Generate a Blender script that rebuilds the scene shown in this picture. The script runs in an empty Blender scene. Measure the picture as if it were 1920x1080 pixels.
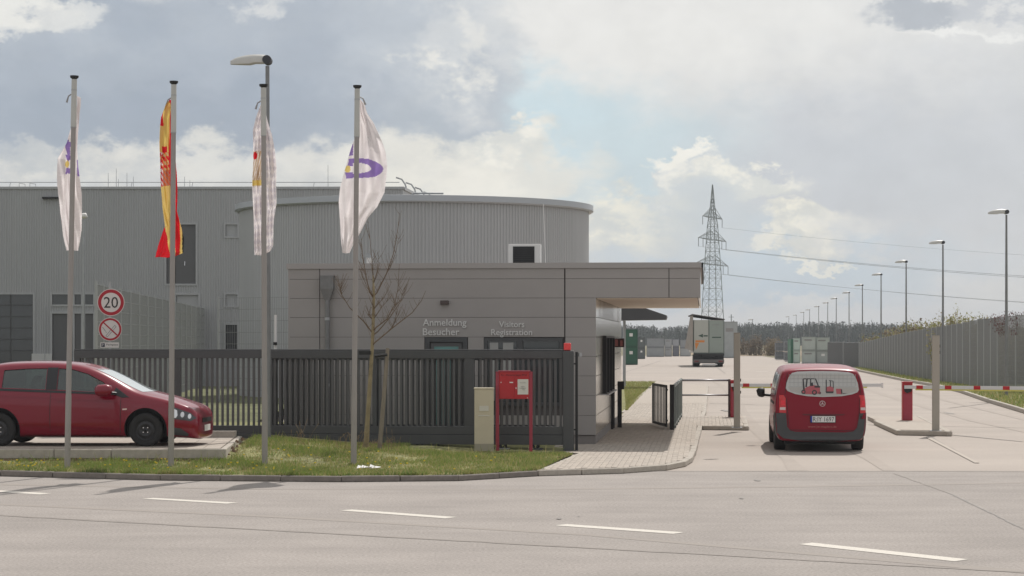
import bpy, bmesh, math, random
from mathutils import Vector, Matrix
from mathutils.bvhtree import BVHTree
random.seed(7)
R = math.radians
sc = bpy.context.scene
# ------------------------------------------------------------------ camera, sky, sun, exposure
cd = bpy.data.cameras.new('camera'); cam = bpy.data.objects.new('camera', cd)
sc.collection.objects.link(cam); sc.camera = cam
cam.location = (0, 0, 2.3); cam.rotation_euler = (R(90), 0, 0)
cd.sensor_width = 36; cd.lens = 75; cd.shift_y = 0.05; cd.clip_start = 0.5; cd.clip_end = 6000
SUN = Vector((0.36, 1.0, 1.30)).normalized()
sd = bpy.data.lights.new('sun', 'SUN'); so = bpy.data.objects.new('sun', sd); sc.collection.objects.link(so)
sd.energy = 3.7; sd.angle = R(0.6); sd.color = (1.0, 0.955, 0.90)
so.rotation_euler = SUN.to_track_quat('Z', 'Y').to_euler()
sc.view_settings.view_transform = 'Standard'; sc.view_settings.look = 'None'
sc.view_settings.exposure = 0.0; sc.view_settings.gamma = 1.0; sc.view_settings.use_curve_mapping = False
def lin(r, g, b):
    f = lambda c: (c/255/12.92) if c/255 <= .04045 else ((c/255+.055)/1.055)**2.4
    return (f(r), f(g), f(b), 1)
world = bpy.data.worlds.new('World'); sc.world = world; world.use_nodes = True
def build_world():
    nt = world.node_tree; N = nt.nodes; L = nt.links; N.clear()
    def n(t, **k):
        o = N.new(t)
        for a, b in k.items(): setattr(o, a, b)
        return o
    out = n('ShaderNodeOutputWorld'); bg = n('ShaderNodeBackground'); bg.inputs[1].default_value = 0.1
    L.new(bg.outputs[0], out.inputs[0])
    sky = n('ShaderNodeTexSky', sky_type='NISHITA', sun_disc=False)
    sky.sun_elevation = math.asin(SUN.z); sky.sun_rotation = math.atan2(SUN.x, SUN.y)
    tc = n('ShaderNodeTexCoord'); sep = n('ShaderNodeSeparateXYZ'); L.new(tc.outputs['Generated'], sep.inputs[0])
    def m(op, a, b=None):
        o = n('ShaderNodeMath', operation=op)
        for i, v in enumerate((a, b)):
            if v is None: continue
            if isinstance(v, (int, float)): o.inputs[i].default_value = v
            else: L.new(v, o.inputs[i])
        return o.outputs[0]
    az = m('MULTIPLY', m('ARCTAN2', sep.outputs[0], sep.outputs[1]), 4.0)
    el = m('MULTIPLY', m('ARCSINE', sep.outputs[2]), 4.0)
    cmb = n('ShaderNodeCombineXYZ'); L.new(az, cmb.inputs[0]); L.new(el, cmb.inputs[1])
    def noise(scale, det, rough, off=(0, 0, 0), stretch=(1, 1, 1.6)):
        mp = n('ShaderNodeMapping'); mp.inputs['Scale'].default_value = stretch; mp.inputs['Location'].default_value = off
        L.new(tc.outputs['Generated'], mp.inputs[0])
        t = n('ShaderNodeTexNoise'); t.inputs['Scale'].default_value = scale; t.inputs['Detail'].default_value = det
        t.inputs['Roughness'].default_value = rough; L.new(mp.outputs[0], t.inputs['Vector']); return t
    w1 = noise(30, 10, .62); w2 = noise(9, 4, .5, (3, 1, 2))
    def vm(op, a, b):
        o = n('ShaderNodeVectorMath', operation=op)
        for i, v in enumerate((a, b)):
            if v is None: continue
            if isinstance(v, tuple): o.inputs[i].default_value = v
            else: L.new(v, o.inputs[i])
        return o
    wa = vm('MULTIPLY', vm('SUBTRACT', w1.outputs['Color'], (.5, .5, .5)).outputs[0], (.24, .22, 0)).outputs[0]
    wb = vm('MULTIPLY', vm('SUBTRACT', w2.outputs['Color'], (.5, .5, .5)).outputs[0], (.22, .14, 0)).outputs[0]
    P = vm('ADD', vm('ADD', cmb.outputs[0], wa).outputs[0], wb).outputs[0]
    cur = None
    base = n('ShaderNodeMix', data_type='RGBA')
    L.new(w2.outputs['Fac'], base.inputs[0])
    base.inputs[6].default_value = lin(203, 206, 210); base.inputs[7].default_value = lin(225, 224, 221)
    cur = base.outputs[2]
    def blob(px, py, rx, ry, col, k=1.0, soft=.45, tx=None):
        nonlocal cur
        c = ((px-960)/1000, (636-py)/1000, 0)
        d = vm('LENGTH', vm('MULTIPLY', vm('SUBTRACT', P, c).outputs[0], (1000/rx, 1000/ry, 0)).outputs[0], None).outputs['Value']
        mr = n('ShaderNodeMapRange', interpolation_type='SMOOTHSTEP'); L.new(d, mr.inputs[0])
        mr.inputs[1].default_value = 1+soft; mr.inputs[2].default_value = 1-soft
        mr.inputs[3].default_value = 0; mr.inputs[4].default_value = k
        mk_ = mr.outputs[0] if tx is None else m('MULTIPLY', mr.outputs[0], tx)
        mx = n('ShaderNodeMix', data_type='RGBA'); L.new(mk_, mx.inputs[0]); L.new(cur, mx.inputs[6])
        mx.inputs[7].default_value = lin(*col); cur = mx.outputs[2]
    def tex(scale, off, lo, hi):
        t = noise(scale, 9, .6, off, (1, 1, 1.5)); r = n('ShaderNodeMapRange', interpolation_type='SMOOTHSTEP'); L.new(t.outputs['Fac'], r.inputs[0])
        r.inputs[1].default_value = lo; r.inputs[2].default_value = hi; return r.outputs[0]
    T1 = tex(34, (2, 5, 1), .38, .58); T2 = tex(60, (9, 3, 4), .40, .60); T3 = tex(16, (4, 4, 8), .36, .62)
    blob(1250, 90, 620, 190, (238, 236, 231), .9, .7)
    blob(1700, 330, 520, 190, (203, 205, 209), .85, .7)
    blob(1120, 290, 250, 120, (202, 219, 225), .9, .6)
    blob(1000, 215, 130, 60, (203, 222, 229), .7, .6)
    blob(1560, 330, 230, 110, (197, 201, 207), .6, .8)
    blob(1480, 620, 900, 70, (225, 224, 220), .85, .7)
    blob(1470, 500, 330, 60, (190, 206, 218), .8, .6)
    blob(1460, 545, 170, 18, (184, 202, 216), .8, .5)
    blob(100, 150, 600, 200, (166, 175, 187), .95, .22)
    blob(600, 165, 330, 160, (172, 180, 191), .95, .25)
    blob(800, 110, 160, 150, (190, 196, 203), .85, .35)
    blob(840, 90, 120, 110, (222, 223, 222), .7, .4, T1)
    blob(300, 235, 360, 60, (156, 166, 180), .8, .6)
    blob(790, 255, 60, 40, (178, 186, 195), .8, .4)
    blob(330, 60, 420, 50, (188, 194, 201), .7, .7, T3)
    blob(300, 322, 600, 46, (206, 207, 206), .9, .35)
    blob(300, 318, 560, 34, (232, 229, 221), .8, .6, T1)
    blob(620, 315, 260, 50, (222, 221, 216), .8, .4, T3)
    blob(10, 300, 120, 20, (178, 185, 192), .6, .6)
    blob(930, 268, 110, 36, (222, 222, 216), .9, .22)
    blob(925, 258, 105, 26, (249, 245, 234), .9, .4, T2)
    blob(900, 330, 220, 50, (232, 229, 220), .9, .35)
    blob(860, 320, 200, 40, (246, 242, 231), .7, .6, T1)
    blob(60, 36, 95, 32, (224, 224, 221), .9, .3)
    blob(50, 30, 80, 20, (240, 238, 231), .8, .5, T2)
    blob(150, 18, 50, 20, (226, 226, 223), .8, .4)
    blob(510, 30, 50, 34, (224, 224, 222), .8, .4, T2)
    blob(790, 130, 60, 16, (240, 237, 229), .8, .5, T2)
    blob(850, 160, 40, 22, (240, 237, 229), .8, .5, T2)
    blob(880, 100, 26, 80, (236, 234, 228), .7, .5, T2)
    # cumulus heads, grey in their bodies and lit on their upper edges
    blob(1180, 430, 120, 58, (216, 218, 214), .9, .3)
    blob(1165, 418, 110, 48, (247, 242, 226), .85, .4, T2)
    blob(1290, 350, 62, 56, (212, 216, 217), .95, .18)
    blob(1280, 300, 48, 20, (249, 246, 236), .95, .3)
    blob(1258, 340, 20, 46, (246, 243, 233), .8, .4, T2)
    blob(1400, 360, 125, 34, (220, 221, 216), .9, .22)
    blob(1400, 345, 118, 24, (248, 244, 232), .9, .35, T2)
    blob(1330, 420, 120, 50, (203, 210, 214), .7, .6)
    blob(1530, 432, 76, 40, (218, 218, 212), .9, .22)
    blob(1525, 422, 78, 34, (250, 245, 229), .95, .3, T2)
    blob(1600, 425, 70, 30, (226, 225, 221), .7, .6, T1)
    blob(1555, 482, 60, 9, (246, 242, 228), .8, .4)
    blob(1470, 455, 26, 12, (243, 239, 226), .7, .5)
    blob(1705, 34, 100, 27, (178, 183, 190), .9, .35)
    blob(1850, 22, 90, 18, (196, 199, 204), .8, .5)
    blob(1800, 72, 120, 9, (243, 242, 238), .7, .6)
    hf = noise(46, 9, .6, (7, 2, 5), (1, 1, 1.4)); mr = n('ShaderNodeMapRange'); L.new(hf.outputs['Fac'], mr.inputs[0])
    mr.inputs[1].default_value = .3; mr.inputs[2].default_value = .7; mr.inputs[3].default_value = 9.75; mr.inputs[4].default_value = 10.6
    cl = vm('SCALE', cur, None); L.new(mr.outputs[0], cl.inputs['Scale'])
    mx = n('ShaderNodeMix', data_type='RGBA'); mx.inputs[0].default_value = .93
    L.new(sky.outputs[0], mx.inputs[6]); L.new(cl.outputs[0], mx.inputs[7]); L.new(mx.outputs[2], bg.inputs[0])
build_world()

# ------------------------------------------------------------------ helpers
HOR, FPX = 636.0, 4000.0
def at(px, py, d): return Vector(((px-960)*d/FPX, d, 2.3-(py-HOR)*d/FPX))     # measured point of the photograph at its distance
def gd(py, z=0.0): return (2.3-z)*FPX/(py-HOR)
def gp(px, py, z=0.0):
    d = gd(py, z); return ((px-960)*d/FPX, d)
YAW = -R(5.15)
COL = sc.collection
MATS = {}
def mat(name, col, rough=.6, metal=0, var=0, scale=8, bump=0, bscale=60, coat=0, trans=0, spec=None, alpha=None, stretch=(1, 1, 1), emit=None, detail=5):
    if name in MATS: return MATS[name]
    m = bpy.data.materials.new(name); m.use_nodes = True; nt = m.node_tree; L = nt.links
    b = nt.nodes['Principled BSDF']
    c = col if len(col) == 4 else (*col, 1)
    b.inputs['Base Color'].default_value = c; b.inputs['Roughness'].default_value = rough; b.inputs['Metallic'].default_value = metal
    if coat: b.inputs['Coat Weight'].default_value = coat; b.inputs['Coat Roughness'].default_value = .04
    if spec is not None: b.inputs['Specular IOR Level'].default_value = spec
    if emit: b.inputs['Emission Color'].default_value = (*emit[0], 1); b.inputs['Emission Strength'].default_value = emit[1]
    if var or bump:
        tc = nt.nodes.new('ShaderNodeTexCoord'); mp = nt.nodes.new('ShaderNodeMapping'); mp.inputs['Scale'].default_value = stretch
        L.new(tc.outputs['Object'], mp.inputs[0])
    if var:
        t = nt.nodes.new('ShaderNodeTexNoise'); t.inputs['Scale'].default_value = scale; t.inputs['Detail'].default_value = detail; t.inputs['Roughness'].default_value = .6
        L.new(mp.outputs[0], t.inputs['Vector'])
        mr = nt.nodes.new('ShaderNodeMapRange'); mr.inputs[1].default_value = .25; mr.inputs[2].default_value = .75
        mr.inputs[3].default_value = 1-var; mr.inputs[4].default_value = 1+var; L.new(t.outputs['Fac'], mr.inputs[0])
        v = nt.nodes.new('ShaderNodeVectorMath'); v.operation = 'SCALE'; v.inputs[0].default_value = c[:3]
        L.new(mr.outputs[0], v.inputs['Scale']); L.new(v.outputs[0], b.inputs['Base Color'])
    if bump:
        t2 = nt.nodes.new('ShaderNodeTexNoise'); t2.inputs['Scale'].default_value = bscale; t2.inputs['Detail'].default_value = 4
        L.new(mp.outputs[0], t2.inputs['Vector']); bp = nt.nodes.new('ShaderNodeBump'); bp.inputs['Strength'].default_value = bump; bp.inputs['Distance'].default_value = .01
        L.new(t2.outputs['Fac'], bp.inputs['Height']); L.new(bp.outputs[0], b.inputs['Normal'])
    if trans:                                        # thin cloth or leaf: light comes through
        tr = nt.nodes.new('ShaderNodeBsdfTranslucent'); tr.inputs[0].default_value = c; mx = nt.nodes.new('ShaderNodeMixShader'); mx.inputs[0].default_value = trans
        out = nt.nodes['Material Output']; L.new(b.outputs[0], mx.inputs[1]); L.new(tr.outputs[0], mx.inputs[2]); L.new(mx.outputs[0], out.inputs[0])
    if alpha is not None:                            # thin glass: tinted see-through plus reflection
        tr = nt.nodes.new('ShaderNodeBsdfTransparent'); tr.inputs[0].default_value = (*c[:3], 1); gl = nt.nodes.new('ShaderNodeBsdfGlossy'); gl.inputs['Roughness'].default_value = .03
        fr = nt.nodes.new('ShaderNodeFresnel'); fr.inputs[0].default_value = 1.6; ad = nt.nodes.new('ShaderNodeMath'); ad.operation = 'ADD'; ad.inputs[1].default_value = alpha; L.new(fr.outputs[0], ad.inputs[0])
        mx = nt.nodes.new('ShaderNodeMixShader'); L.new(ad.outputs[0], mx.inputs[0]); L.new(tr.outputs[0], mx.inputs[1]); L.new(gl.outputs[0], mx.inputs[2])
        L.new(mx.outputs[0], nt.nodes['Material Output'].inputs[0])
    MATS[name] = m; return m

class MB:
    def __init__(s): s.v = []; s.f = []; s.m = []
    def add(s, vs, fs, m=0):
        o = len(s.v); s.v += [tuple(p) for p in vs]; s.f += [tuple(i+o for i in f) for f in fs]; s.m += [m]*len(fs); return s
    def box(s, x0, x1, y0, y1, z0, z1, m=0):
        return s.add([(x0,y0,z0),(x1,y0,z0),(x1,y1,z0),(x0,y1,z0),(x0,y0,z1),(x1,y0,z1),(x1,y1,z1),(x0,y1,z1)],
                     [(0,3,2,1),(4,5,6,7),(0,1,5,4),(1,2,6,5),(2,3,7,6),(3,0,4,7)], m)
    def tube(s, pts, rad, n=6, m=0):
        pts = [Vector(p) for p in pts]
        if isinstance(rad, (int, float)): rad = [rad]*len(pts)
        vs = []
        for i, p in enumerate(pts):
            t = (pts[min(i+1, len(pts)-1)]-pts[max(i-1, 0)]).normalized()
            a = t.orthogonal().normalized() if abs(t.z) < .99 else Vector((1, 0, 0)); a = (a-t*a.dot(t)).normalized(); b = t.cross(a)
            if i and (a.dot(pa) < 0.5): a = (pa-t*pa.dot(t)).normalized(); b = t.cross(a)
            pa = a
            for k in range(n):
                w = 2*math.pi*k/n; vs.append(p+(a*math.cos(w)+b*math.sin(w))*rad[i])
        fs = [(i*n+k, i*n+(k+1) % n, (i+1)*n+(k+1) % n, (i+1)*n+k) for i in range(len(pts)-1) for k in range(n)]
        fs += [tuple(reversed(range(n))), tuple((len(pts)-1)*n+k for k in range(n))]
        return s.add(vs, fs, m)
    def cyl(s, x, y, z0, z1, r, n=12, m=0, r1=None): return s.tube([(x, y, z0), (x, y, z1)], [r, r if r1 is None else r1], n, m)
    def prism(s, poly, z0, z1, m=0):            # poly in x,y, counter-clockwise
        n = len(poly)
        return s.add([(x, y, z0) for x, y in poly]+[(x, y, z1) for x, y in poly],
                     [tuple(reversed(range(n))), tuple(range(n, 2*n))]+[(i, (i+1) % n, n+(i+1) % n, n+i) for i in range(n)], m)
    def side(s, poly, y0, y1, m=0):             # poly in x,z, extruded along y
        n = len(poly)
        return s.add([(x, y0, z) for x, z in poly]+[(x, y1, z) for x, z in poly],
                     [tuple(range(n)), tuple(reversed(range(n, 2*n)))]+[((i+1) % n, i, n+i, n+(i+1) % n) for i in range(n)], m)
    def sheet(s, poly, z, m=0): return s.add([(x, y, z) for x, y in poly], [tuple(range(len(poly)))], m)
    def mesh(s, name, mats):
        me = bpy.data.meshes.new(name); me.from_pydata(s.v, [], s.f)
        for k in (mats if isinstance(mats, (list, tuple)) else [mats]): me.materials.append(k)
        if any(s.m): me.polygons.foreach_set('material_index', s.m)
        me.update(); return me
    def build(s, name, mats, parent=None, loc=None, rot=0, smooth=False, bev=0):
        o = bpy.data.objects.new(name, s.mesh(name, mats)); COL.objects.link(o)
        if loc is not None: o.location = loc
        if rot: o.rotation_euler = (0, 0, rot)
        if parent: o.parent = parent
        if smooth:
            for p in o.data.polygons: p.use_smooth = True
            if smooth != 1: o.data.set_sharp_from_angle(angle=R(smooth))
        if bev:
            md = o.modifiers.new('bevel', 'BEVEL'); md.width = bev; md.segments = 2; md.limit_method = 'ANGLE'
        return o
def tag(o, label, cat, group=None):
    o['label'] = label; o['category'] = cat
    if group: o['group'] = group
    return o
def thing(name, label, cat, loc=(0, 0, 0), rot=0, group=None):
    o = bpy.data.objects.new(name, None); COL.objects.link(o); o.location = loc; o.rotation_euler = (0, 0, rot); o.empty_display_size = .2
    return tag(o, label, cat, group)
def kind(o, k): o['kind'] = k; return o
def inst(name, me, parent=None, loc=(0, 0, 0), rot=0, scale=None):
    o = bpy.data.objects.new(name, me); COL.objects.link(o); o.location = loc
    o.rotation_euler = rot if isinstance(rot, tuple) else (0, 0, rot)
    if scale: o.scale = scale
    if parent: o.parent = parent
    return o
def children_of(o, pool): return [c for c in pool if c.parent is o]
def copy_thing(src, pool, loc, rot=None, label=None, group=None):
    def rec(o, par):
        c = o.copy(); COL.objects.link(c)
        if par: c.parent = par
        for ch in children_of(o, pool): rec(ch, c)
        return c
    c = rec(src, None); c.location = loc
    if rot is not None: c.rotation_euler = (0, 0, rot)
    if label: c['label'] = label
    if group: c['group'] = group
    return c
def text_mesh(s, width, depth=.004, height=None, bold=0):
    """letters standing in the x,z plane, lower left corner at the origin, facing -y"""
    cu = bpy.data.curves.new('t', 'FONT'); cu.body = s; cu.size = 1; cu.extrude = .5; cu.offset = bold; cu.resolution_u = 3
    o = bpy.data.objects.new('t', cu); COL.objects.link(o); dg = bpy.context.evaluated_depsgraph_get(); dg.update()
    me = bpy.data.meshes.new_from_object(o.evaluated_get(dg)); bpy.data.objects.remove(o)
    xs = [v.co.x for v in me.vertices]; ys = [v.co.y for v in me.vertices]
    k = width/(max(xs)-min(xs)); ky = height/(max(ys)-min(ys)) if height else k; x0, y0 = min(xs), 0 if not height else min(ys)
    for v in me.vertices: v.co = Vector(((v.co.x-x0)*k, -(v.co.z+.5)*depth, (v.co.y-y0)*ky))
    me.update(); return me
def text(name, s, width, m, parent, x, y, z, depth=.004, height=None, rot=0, bold=0):
    me = text_mesh(s, width, depth, height, bold); me.materials.clear(); me.materials.append(m); me.name = name
    return inst(name, me, parent, (x, y, z), rot)

# ------------------------------------------------------------------ materials
ASPH = mat('road_asphalt', (.292, .261, .238), .95, var=.12, scale=.6, bump=.5, bscale=45)
def speckle(m, k, sc1, sc2=None, k2=0):
    nt = m.node_tree; L = nt.links; b = nt.nodes['Principled BSDF']; src = b.inputs['Base Color'].links[0].from_socket
    tc = [x for x in nt.nodes if x.type == 'TEX_COORD'][0]
    for s, kk, st in ((sc1, k, (1, 1, 1)),) + (((sc2, k2, (.18, 1, 1)),) if sc2 else ()):
        mp = nt.nodes.new('ShaderNodeMapping'); mp.inputs['Scale'].default_value = st; L.new(tc.outputs['Object'], mp.inputs[0])
        t = nt.nodes.new('ShaderNodeTexNoise'); t.inputs['Scale'].default_value = s; t.inputs['Detail'].default_value = 3; L.new(mp.outputs[0], t.inputs['Vector'])
        mr = nt.nodes.new('ShaderNodeMapRange'); mr.inputs[1].default_value = .3; mr.inputs[2].default_value = .7; mr.inputs[3].default_value = 1-kk; mr.inputs[4].default_value = 1+kk
        L.new(t.outputs['Fac'], mr.inputs[0]); v = nt.nodes.new('ShaderNodeVectorMath'); v.operation = 'SCALE'; L.new(src, v.inputs[0]); L.new(mr.outputs[0], v.inputs['Scale']); src = v.outputs[0]
    L.new(src, b.inputs['Base Color'])
speckle(ASPH, .22, 30, 1.3, .07)
YARD = mat('yard_concrete', (.355, .307, .268), .9, var=.07, scale=.25, bump=.3, bscale=40); speckle(YARD, .09, 25, .35, .08)
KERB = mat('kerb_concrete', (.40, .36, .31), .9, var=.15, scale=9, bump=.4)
KERBD = mat('kerb_shaded', (.20, .175, .155), .9, var=.2, scale=9)  # darker kerb copy, the shade of the front face is put into its colour
BED = mat('joint_sand', (.27, .235, .20), 1, var=.2, scale=30)
PAVE = [mat('paver_%s' % n, c, .9, var=.1, scale=14, bump=.3) for n, c in (('beige', (.385, .335, .285)), ('light', (.41, .355, .30)), ('grey', (.355, .31, .265)))]
WHITE = mat('marking_white', (.58, .54, .48), .85, var=.16, scale=25)
TAR = mat('tar_seam', (.21, .19, .175), .8, var=.3, scale=6)
SOIL = mat('soil', (.17, .11, .07), 1, var=.35, scale=14, bump=.6, bscale=30)
GRND = mat('field_ground', (.17, .15, .085), 1, var=.3, scale=.05)
LAWN = mat('lawn_ground', (.20, .195, .08), 1, var=.35, scale=1.6, bump=.6, bscale=40); speckle(LAWN, .25, 9)
GRASS = [mat('blade_%s' % n, c, .7, trans=.35) for n, c in (('green', (.20, .27, .06)), ('olive', (.28, .275, .095)), ('straw', (.40, .34, .16)), ('dark', (.13, .19, .05)))]
ANTH = mat('anthracite_paint', (.062, .064, .067), .45, var=.08, scale=3)
ANTH2 = mat('anthracite_light', (.085, .085, .087), .45, var=.08, scale=3)
BLACK = mat('black_matt', (.012, .012, .013), .6)
FACADE = mat('facade_panel', (.315, .294, .283), .45, var=.05, scale=1.0)
FACADE2 = mat('facade_side_panel', (.56, .53, .48), .16, metal=.55, var=.05, scale=1.5)  # lighter than the front panels: light reflected off the pavement is in the colour
SOFFIT = mat('soffit_board', (.70, .60, .50), .6, var=.1, scale=3, stretch=(1, 12, 1))
HALLM = mat('trapezoid_sheet', (.355, .36, .37), .42, var=.05, scale=.35, stretch=(3, 1, .4))
HALLR = mat('ribbed_sheet', (.385, .39, .40), .38, var=.05, scale=.4, stretch=(3, 3, .4))
TRIM = mat('alu_trim', (.37, .375, .385), .4, metal=.2, var=.05)
GALV = mat('galvanised', (.36, .37, .38), .45, metal=.5, var=.12, scale=6)
POLE = mat('pole_paint', (.30, .275, .258), .4, var=.05, scale=2)
POLEL = mat('pole_light', (.46, .46, .43), .35, var=.05, scale=2)
GLASSD = mat('window_glass', (.035, .042, .045), .08, spec=.8)
GLASST = mat('door_glass', (.11, .27, .26), .08, spec=.8)  # teal of the reflections is put into the glass colour
WGLASS = mat('car_glass', (.50, .58, .55), alpha=.05)
RED = mat('signal_red', (.42, .012, .018), .4, var=.06, scale=5)
REDP = mat('red_post', (.33, .03, .055), .4, var=.06, scale=5)
REDC = mat('car_paint_red', (.20, .003, .019), .28, coat=.8, spec=.2)
REDV = mat('van_paint_red', (.22, .003, .018), .40, coat=.35, spec=.2)
BEIGE = mat('beige_cabinet', (.52, .46, .34), .55, var=.06, scale=3)
STELE = mat('beige_post', (.36, .33, .28), .5, var=.06, scale=2)
CRWH = mat('white_plastic', (.70, .68, .66), .5)
RUB = mat('tyre_rubber', (.022, .021, .021), .85, var=.15, scale=20)
PLAST = mat('grey_bumper_plastic', (.055, .056, .058), .6, var=.08)
CHROME = mat('chrome', (.7, .7, .72), .15, metal=1)
YEL = mat('reflex_yellow', (.62, .60, .16), .6)
BARK = mat('young_bark', (.27, .22, .13), .9, var=.3, scale=9, bump=.5)
BARKD = mat('twig_bark', (.15, .105, .07), .9, var=.3, scale=9)
WOOD = mat('stake_wood', (.21, .18, .14), .9, var=.2, scale=4, stretch=(6, 6, 1))
TAIL = mat('tail_lamp', (.55, .01, .02), .15, coat=1)
PAPER = mat('paper', (.72, .70, .68), .8)
LETTER = mat('letter_grey', (.62, .61, .60), .5)

# ------------------------------------------------------------------ ground, road, yard
kind(MB().sheet([(-2500, -60), (2500, -60), (2500, 4500), (-2500, 4500)], -.012).build('ground', GRND), 'structure')
yard = [(-9, 36), (60, 36.9), (60, 60), (22, 60), (19.3, 92), (20.6, 104.5), (21.5, 115), (25.4, 151), (34, 290), (8, 300), (2, 170), (-6, 120), (-7, 60)]
kind(MB().sheet(yard, -.004).build('yard_pavement', YARD), 'structure')
kind(MB().sheet([(-80, -20), (80, -20), (80, 37.1), (-80, 37.1)], 0).build('road', ASPH), 'structure')
mk = MB()
for q in ([(-40,920.4),(-10,918.8),(97,925),(75,927)], [(266,935),(288,933.4),(447,942.4),(425,944.4)], [(636,957),(660,955.2),(857,969.4),(834,971.9)],
          [(1038,985),(1064,982.6),(1284,998),(1262,1000.9)], [(1497,1020.4),(1523,1017.3),(1816,1048.6),(1790,1052.4)]):
    m = MB().sheet([gp(x, y, .004) for x, y in reversed(q)], .004).build('lane_marking', WHITE); kind(m, 'structure')
def strip(name, pts, w, m, z=.004):
    """flat strip following ground points"""
    b = MB(); P = [Vector((*p, 0)) for p in pts]
    L_, R_ = [], []
    for i, p in enumerate(P):
        t = (P[min(i+1, len(P)-1)]-P[max(i-1, 0)]).normalized(); nn = Vector((-t.y, t.x, 0))*w/2*random.uniform(.6, 1.3)
        L_.append(p+nn); R_.append(p-nn)
    for i in range(len(P)-1): b.add([(*R_[i].xy, z), (*R_[i+1].xy, z), (*L_[i+1].xy, z), (*L_[i].xy, z)], [(0, 1, 2, 3)])
    return kind(b.build(name, m), 'structure')
def wob(p, q, n, a=.02): return [(p[0]+(q[0]-p[0])*i/n+random.uniform(-a, a), p[1]+(q[1]-p[1])*i/n+random.uniform(-a, a)) for i in range(n+1)]
SEAM = mat('old_seam', (.262, .231, .207), .9, var=.15, scale=3)
strip('road_seam', wob(gp(-60, 963), gp(1150, 1030), 40, .01), .13, SEAM)
strip('road_seam', wob(gp(1150, 1030), gp(2000, 1078), 30, .01), .10, SEAM)
strip('road_crack', wob(gp(1676, 888), gp(1780, 925), 12, .01), .035, SEAM)
strip('road_crack', wob(gp(1780, 925), gp(1935, 1000), 24, .014), .035, TAR)
strip('road_seam', wob((.5, 37.15), (40, 37.3), 30, .02), .10, SEAM)
for q in ([(1452,760),(1330,756)], [(1330,678),(1360,700)], [(1150,705),(1240,676)], [(1780,765),(1860,755)], [(1322,861),(1346,860)], [(1625,796),(1700,800)], [(1730,810),(1920,828)], [(1385,744),(1640,748)], [(1160,698),(1420,702)], [(1745,820),(1830,868)]):
    strip('yard_crack', wob(gp(*q[0], .004), gp(*q[1], .004), 8, .02), .10, SEAM, z=.004)
for q in ((1425, 697), (1480, 700), (1360, 694)):
    c = gp(*q); kind(MB().sheet([(c[0]-.3, c[1]-.4), (c[0]+.5, c[1]-.4), (c[0]+.5, c[1]+.4), (c[0]-.3, c[1]+.4)], .004).build('yard_marking', WHITE), 'structure')
strip('lane_marking', [gp(1740, 820, .004), gp(1832, 868, .004)], .10, mat('worn_white', (.41, .36, .31), .9), z=.008)

OIL = mat('oil_stain', (.20, .178, .16), .7, var=.3, scale=8); TYRE = mat('tyre_track', (.283, .249, .222), .9, var=.06, scale=2, stretch=(.3, 3, 1)); PATCH = mat('road_patch', (.275, .245, .215), .95, var=.08, scale=3, bump=.5)
def blot(name, px, py, rx, ry, m):
    c = gp(px, py); b = MB(); nn = 18; ph = random.random()*9
    b.sheet([(c[0]+rx*math.cos(6.283*k/nn)*(1+.25*math.sin(k*1.7+ph)), c[1]+ry*math.sin(6.283*k/nn)*(1+.25*math.sin(k*2.3+ph))) for k in range(nn)], .008); return kind(b.build(name, m), 'structure')
for q in ((1048, 973, .035, .12), (1085, 969, .015, .05), (1390, 935, .03, .1), (1420, 901, .05, .2), (1360, 770, .12, .8), (1780, 775, .1, .7)): blot('oil_stain', *q, OIL)
blot('road_patch', 1800, 905, 1.1, 1.6, PATCH) if False else None
strip('tyre_track', [gp(-20, 945), gp(500, 968), gp(1100, 1003), gp(1950, 1075)], .22, TYRE, z=.002)
strip('tyre_track', [gp(-20, 908), gp(500, 917), gp(1000, 918), gp(1500, 912), gp(1950, 905)], .3, TYRE, z=.002)
TYRE2 = mat('tyre_track_yard', (.338, .291, .253), .9, var=.06, scale=1)
for o_ in (0, 1.6): strip('tyre_track', [(5.0+o_, 37.3), (5.3+o_, 41), (5.6+o_, 46), (6.2+o_, 54), (7.2+o_, 66), (8.6+o_, 82), (10+o_, 100), (12+o_, 130)], .3, TYRE2, z=.001)
for o_ in (0, 1.6): strip('tyre_track', [(16+o_*.2, 37.3+o_), (13.6+o_*.6, 42+o_*.8), (12.6+o_, 48), (13.0+o_, 60), (14.5+o_, 78), (16.5+o_, 100)], .3, TYRE2, z=.001)
def kerb_line(name, pts, w=.12, h=.1, step=1.0, z0=0.0, m=None):
    """row of single kerb stones along a path, the path is the road side edge"""
    root = bpy.data.objects.new(name, None); COL.objects.link(root); root['kind'] = 'structure'
    P = [Vector((*p, 0)) for p in pts]; seg = []
    for a, b in zip(P, P[1:]):
        L_ = (b-a).length; k = max(1, round(L_/step)); seg += [(a+(b-a)*i/k, a+(b-a)*(i+1)/k) for i in range(k)]
    for a, b in seg:
        t = (b-a).normalized(); nn = Vector((-t.y, t.x, 0)); a2 = a+t*.005; b2 = b-t*.005; c = random.uniform(-.004, .004); hh = h+random.uniform(-.003, .003)
        poly = [a2+nn*c, b2+nn*c, b2+nn*(w+c), a2+nn*(w+c)]
        o = MB().prism([(p.x-a.x, p.y-a.y) for p in poly], 0, hh).build('kerb_stone', m or KERB, root, (a.x, a.y, z0))
        md = o.modifiers.new('bevel', 'BEVEL'); md.width = .012; md.segments = 1
    return root

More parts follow.
